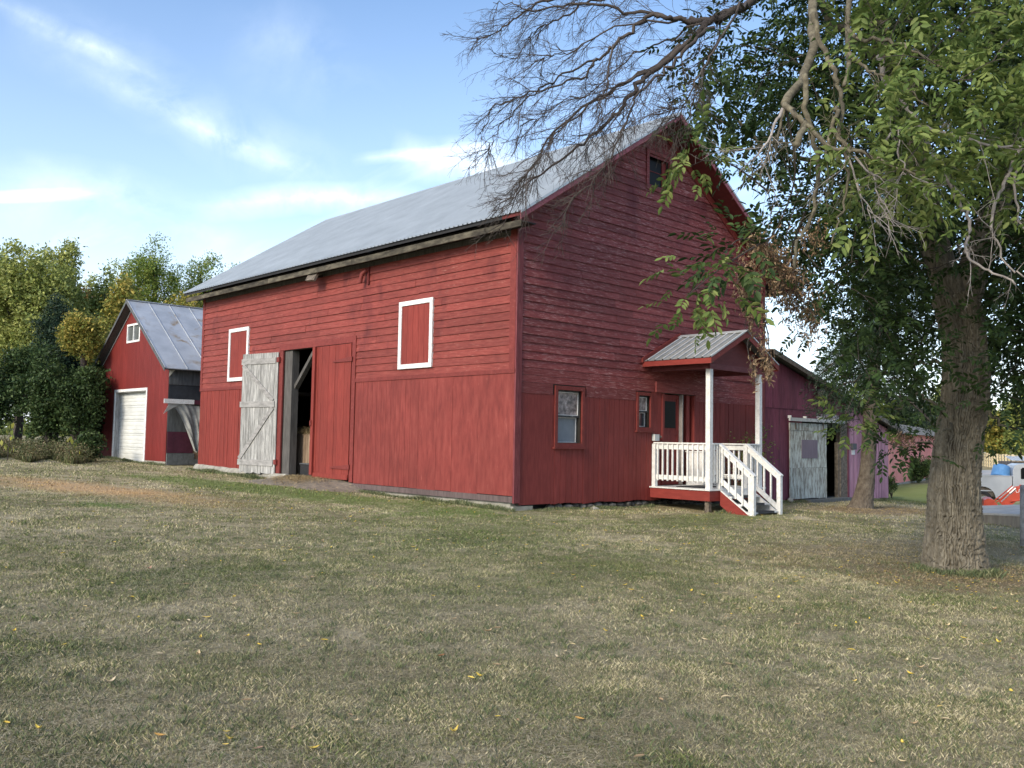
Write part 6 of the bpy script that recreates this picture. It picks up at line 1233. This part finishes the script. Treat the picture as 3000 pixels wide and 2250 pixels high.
o = at(2900, 1484, 28.0); LD = LF((o[0], o[1], o[2]), -25, .90)
tc_ = thing('tractor', LD(2.5, .6, 0), 'orange front loader tractor with its bucket down before the white truck', 'tractor')
mb = MB()
bk = [(-.20, .0), (-.17, .22), (-.05, .28), (.06, .26), (.10, .24), (.28, .02), (.30, -.01)]
for w0, w1 in ((-.06, -.02), (1.30, 1.34)): LD.prism(mb, bk, w0, w1)
LD.prism(mb, [(-.20, .0), (-.17, .22), (-.15, .22), (-.18, .0)], -.02, 1.30); LD.prism(mb, [(-.17, .22), (-.05, .28), (.10, .25), (.10, .22), (-.05, .25), (-.15, .20)], -.02, 1.30); LD.prism(mb, [(.10, .25), (.30, .0), (.28, -.01), (.08, .22)], -.02, 1.3)
bu = mb.build('bucket', M['orange'], tc_)
mb = MB(); LD.prism(mb, [(-.12, .03), (-.10, .20), (-.05, .20), (-.02, .03)], -.075, -.062); LD.prism(mb, [(.02, .03), (.06, .20), (.10, .18), (.14, .03)], -.075, -.062); mb.build('bucket_rib', M['orange'], bu)
bm_ = [(.42, .03), (.34, .12), (.40, .20), (.74, .52), (.86, .68), (1.02, .70), (2.3, .62), (2.3, .44), (1.15, .46), (.98, .38), (.62, .03)]
for w0 in (.06, 1.12):
    mb = MB(); LD.prism(mb, bm_, w0, w0+.09); bo = mb.build('boom', M['orange'], tc_)
    mb = MB(); mb.tube([LD(.36, w0+.04, .17), LD(.62, w0+.02, .47)], .022, 8); mb.tube([LD(.62, w0+.02, .47), LD(.80, w0+.02, .66)], .035, 8); mb.build('hydraulic_cylinder', M['chrome'], bo)
    mb = MB(); mb.tube([LD(.20, w0+.05, .14), LD(.78, w0+.05, .70)], .022, 6); mb.tube([LD(.62, w0-.01, .20), LD(1.4, w0-.01, .36)], .03, 6); LD.disc(mb, .52, .12, .055, w0-.03, w0+.12, 12); LD.disc(mb, 1.02, .72, .03, w0-.01, w0+.1, 10); mb.build('link_rod', M['orange'], bo)
    mb = MB(); LD.disc(mb, .66, .20, .045, w0-.006, w0+.003, 12); mb.build('boom_hole', M['black'], bo)
cu = bpy.data.curves.new('t', 'FONT'); cu.body = 'LA844'; cu.size = .16; cu.extrude = .002; tmp = bpy.data.objects.new('t', cu); COL.objects.link(tmp); dg = bpy.context.evaluated_depsgraph_get(); me = bpy.data.meshes.new_from_object(tmp.evaluated_get(dg)); bpy.data.objects.remove(tmp)
sl = math.atan2(.14, .5); Vt = []
for v in me.vertices: x, y = v.co.x*math.cos(.25)-v.co.y*math.sin(.25), v.co.x*math.sin(.25)+v.co.y*math.cos(.25); Vt.append(LD(.80+x, .06-.006+v.co.z, .50+y))
mb = MB(); mb.add(Vt, [tuple(p.vertices) for p in me.polygons]); mb.build('lettering', M['letter'], tc_)
mb = MB(); LD.prism(mb, [(2.0, .35), (2.0, 1.1), (2.2, 1.25), (3.5, 1.35), (3.5, .35)], .32, .95); mb.build('engine_hood', M['orange'], tc_)
mb = MB(); LD.box(mb, 3.5, 4.6, .30, .97, .45, 1.0); LD.box(mb, 3.9, 4.3, .42, .85, 1.0, 1.08); LD.box(mb, 4.25, 4.32, .42, .85, 1.08, 1.45); mb.build('seat_deck', M['black'], tc_)
mb = MB()
for w0 in (.28, .95): mb.bar(LD(4.5, w0, .9), LD(4.5, w0, 2.3), .06, .06)
mb.bar(LD(4.5, .28, 2.3), LD(4.5, .95, 2.3), .06, .06); mb.build('roll_bar', M['black'], tc_)
LD2 = LF(LD(0, 0, -.04), -25, .90)
for u, r in ((2.25, .34), (4.05, .60)):
    for w0 in (-.02, 1.03): wheel(LD2, u, w0, .26, r, tc_, 'orange')

# far right: board fence, car, roofed shelter, gravel road
def fencerun(p, q, n, label):
    p, q = np.array(p), np.array(q); t = thing('board_fence', tuple(p), label, 'fence', 'far board fences')
    for i in range(n+1):
        c = p+(q-p)*i/n; mb = MB(); mb.box(c[0]-.09, c[0]+.09, c[1]-.09, c[1]+.09, -2.15, -.62+random.uniform(-.05, .1)); mb.build('fence_post', M['fencewood'], t)
    for z in (-1.72, -1.36, -1.0, -.70):
        mb = MB(); mb.bar((p[0], p[1], z), (q[0], q[1], z), .05, .15); mb.build('fence_rail', M['fencewood'], t)
fencerun(at(2868, 1362, 106)*[1, 1, 0]+[0, 0, -2.05], at(2968, 1372, 84)*[1, 1, 0]+[0, 0, -2.05], 13, 'tan four rail board fence across the far field')
fencerun(at(2972, 1372, 84)*[1, 1, 0]+[0, 0, -2.05], at(3120, 1372, 88)*[1, 1, 0]+[0, 0, -2.05], 9, 'tan board fence continuing behind the white truck cab')
o = at(2903, 1350, 125); CF = LF((o[0], o[1], -2.05), 15); t = thing('parked_car', CF(0, 0, 0), 'pale blue car parked beyond the far fence', 'car')
mb = MB(); CF.prism(mb, [(-2.1, .35), (2.1, .35), (2.15, .8), (1.3, .95), (-1.0, .98), (-2.1, .9)], 0, 1.7); mb.build('body', M['bluemetal'], t)
mb = MB(); CF.prism(mb, [(-1.7, .93), (-1.2, 1.42), (.4, 1.45), (1.2, .95)], .1, 1.6); mb.build('roof', M['bluemetal'], t)
mb = MB(); CF.prism(mb, [(-1.4, .98), (-1.1, 1.34), (.3, 1.37), (.95, 1.0)], .08, .099); mb.build('window', M['glassdark'], t)
for u in (-1.4, 1.4):
    for w0 in (-.02, 1.5): wheel(CF, u, w0, .2, .32, t)
o = at(3000, 1372, 62); SF = LF((o[0], o[1], -2.05), -5); t = thing('shelter', SF(0, 0, 0), 'small dark shelter with a shiny ribbed roof beyond the truck cab', 'shelter')
mb = MB(); SF.box(mb, -.75, 2.2, 0, 2.2, 0, 1.15); mb.build('shelter_wall', M['greypanel'], t)
mb = MB(); ribbed(mb, SF(-.95, -.3, 1.22), SF(2.4, -.3, 1.22), SF(-.75, 1.2, 1.50), SF(2.2, 1.2, 1.50), .25, .03); mb.build('shelter_roof', M['galv'], t)
mb = MB(); SF.box(mb, -.95, 2.4, -.3, -.26, 1.1, 1.2); mb.build('fascia', M['oldwood'], t)
# gravel lane beyond the truck
V = []; 
for i, d in enumerate((56, 70, 82)):
    for px in (2500, 2700, 2900, 3100, 3400, 3700): q = at(px, 1400, d); V.append((q[0], q[1], float(gz(q[0], q[1]))+.03))
mb = MB(); mb.add(V, [(i*6+j, i*6+j+1, i*6+j+7, i*6+j+6) for i in range(2) for j in range(5)]); o = mb.build('gravel_lane', paint('pale gravel', [(.3, (.32, .31, .29)), (.7, (.45, .44, .42))], (1, 1, 1), 6)); o['kind'] = 'structure'
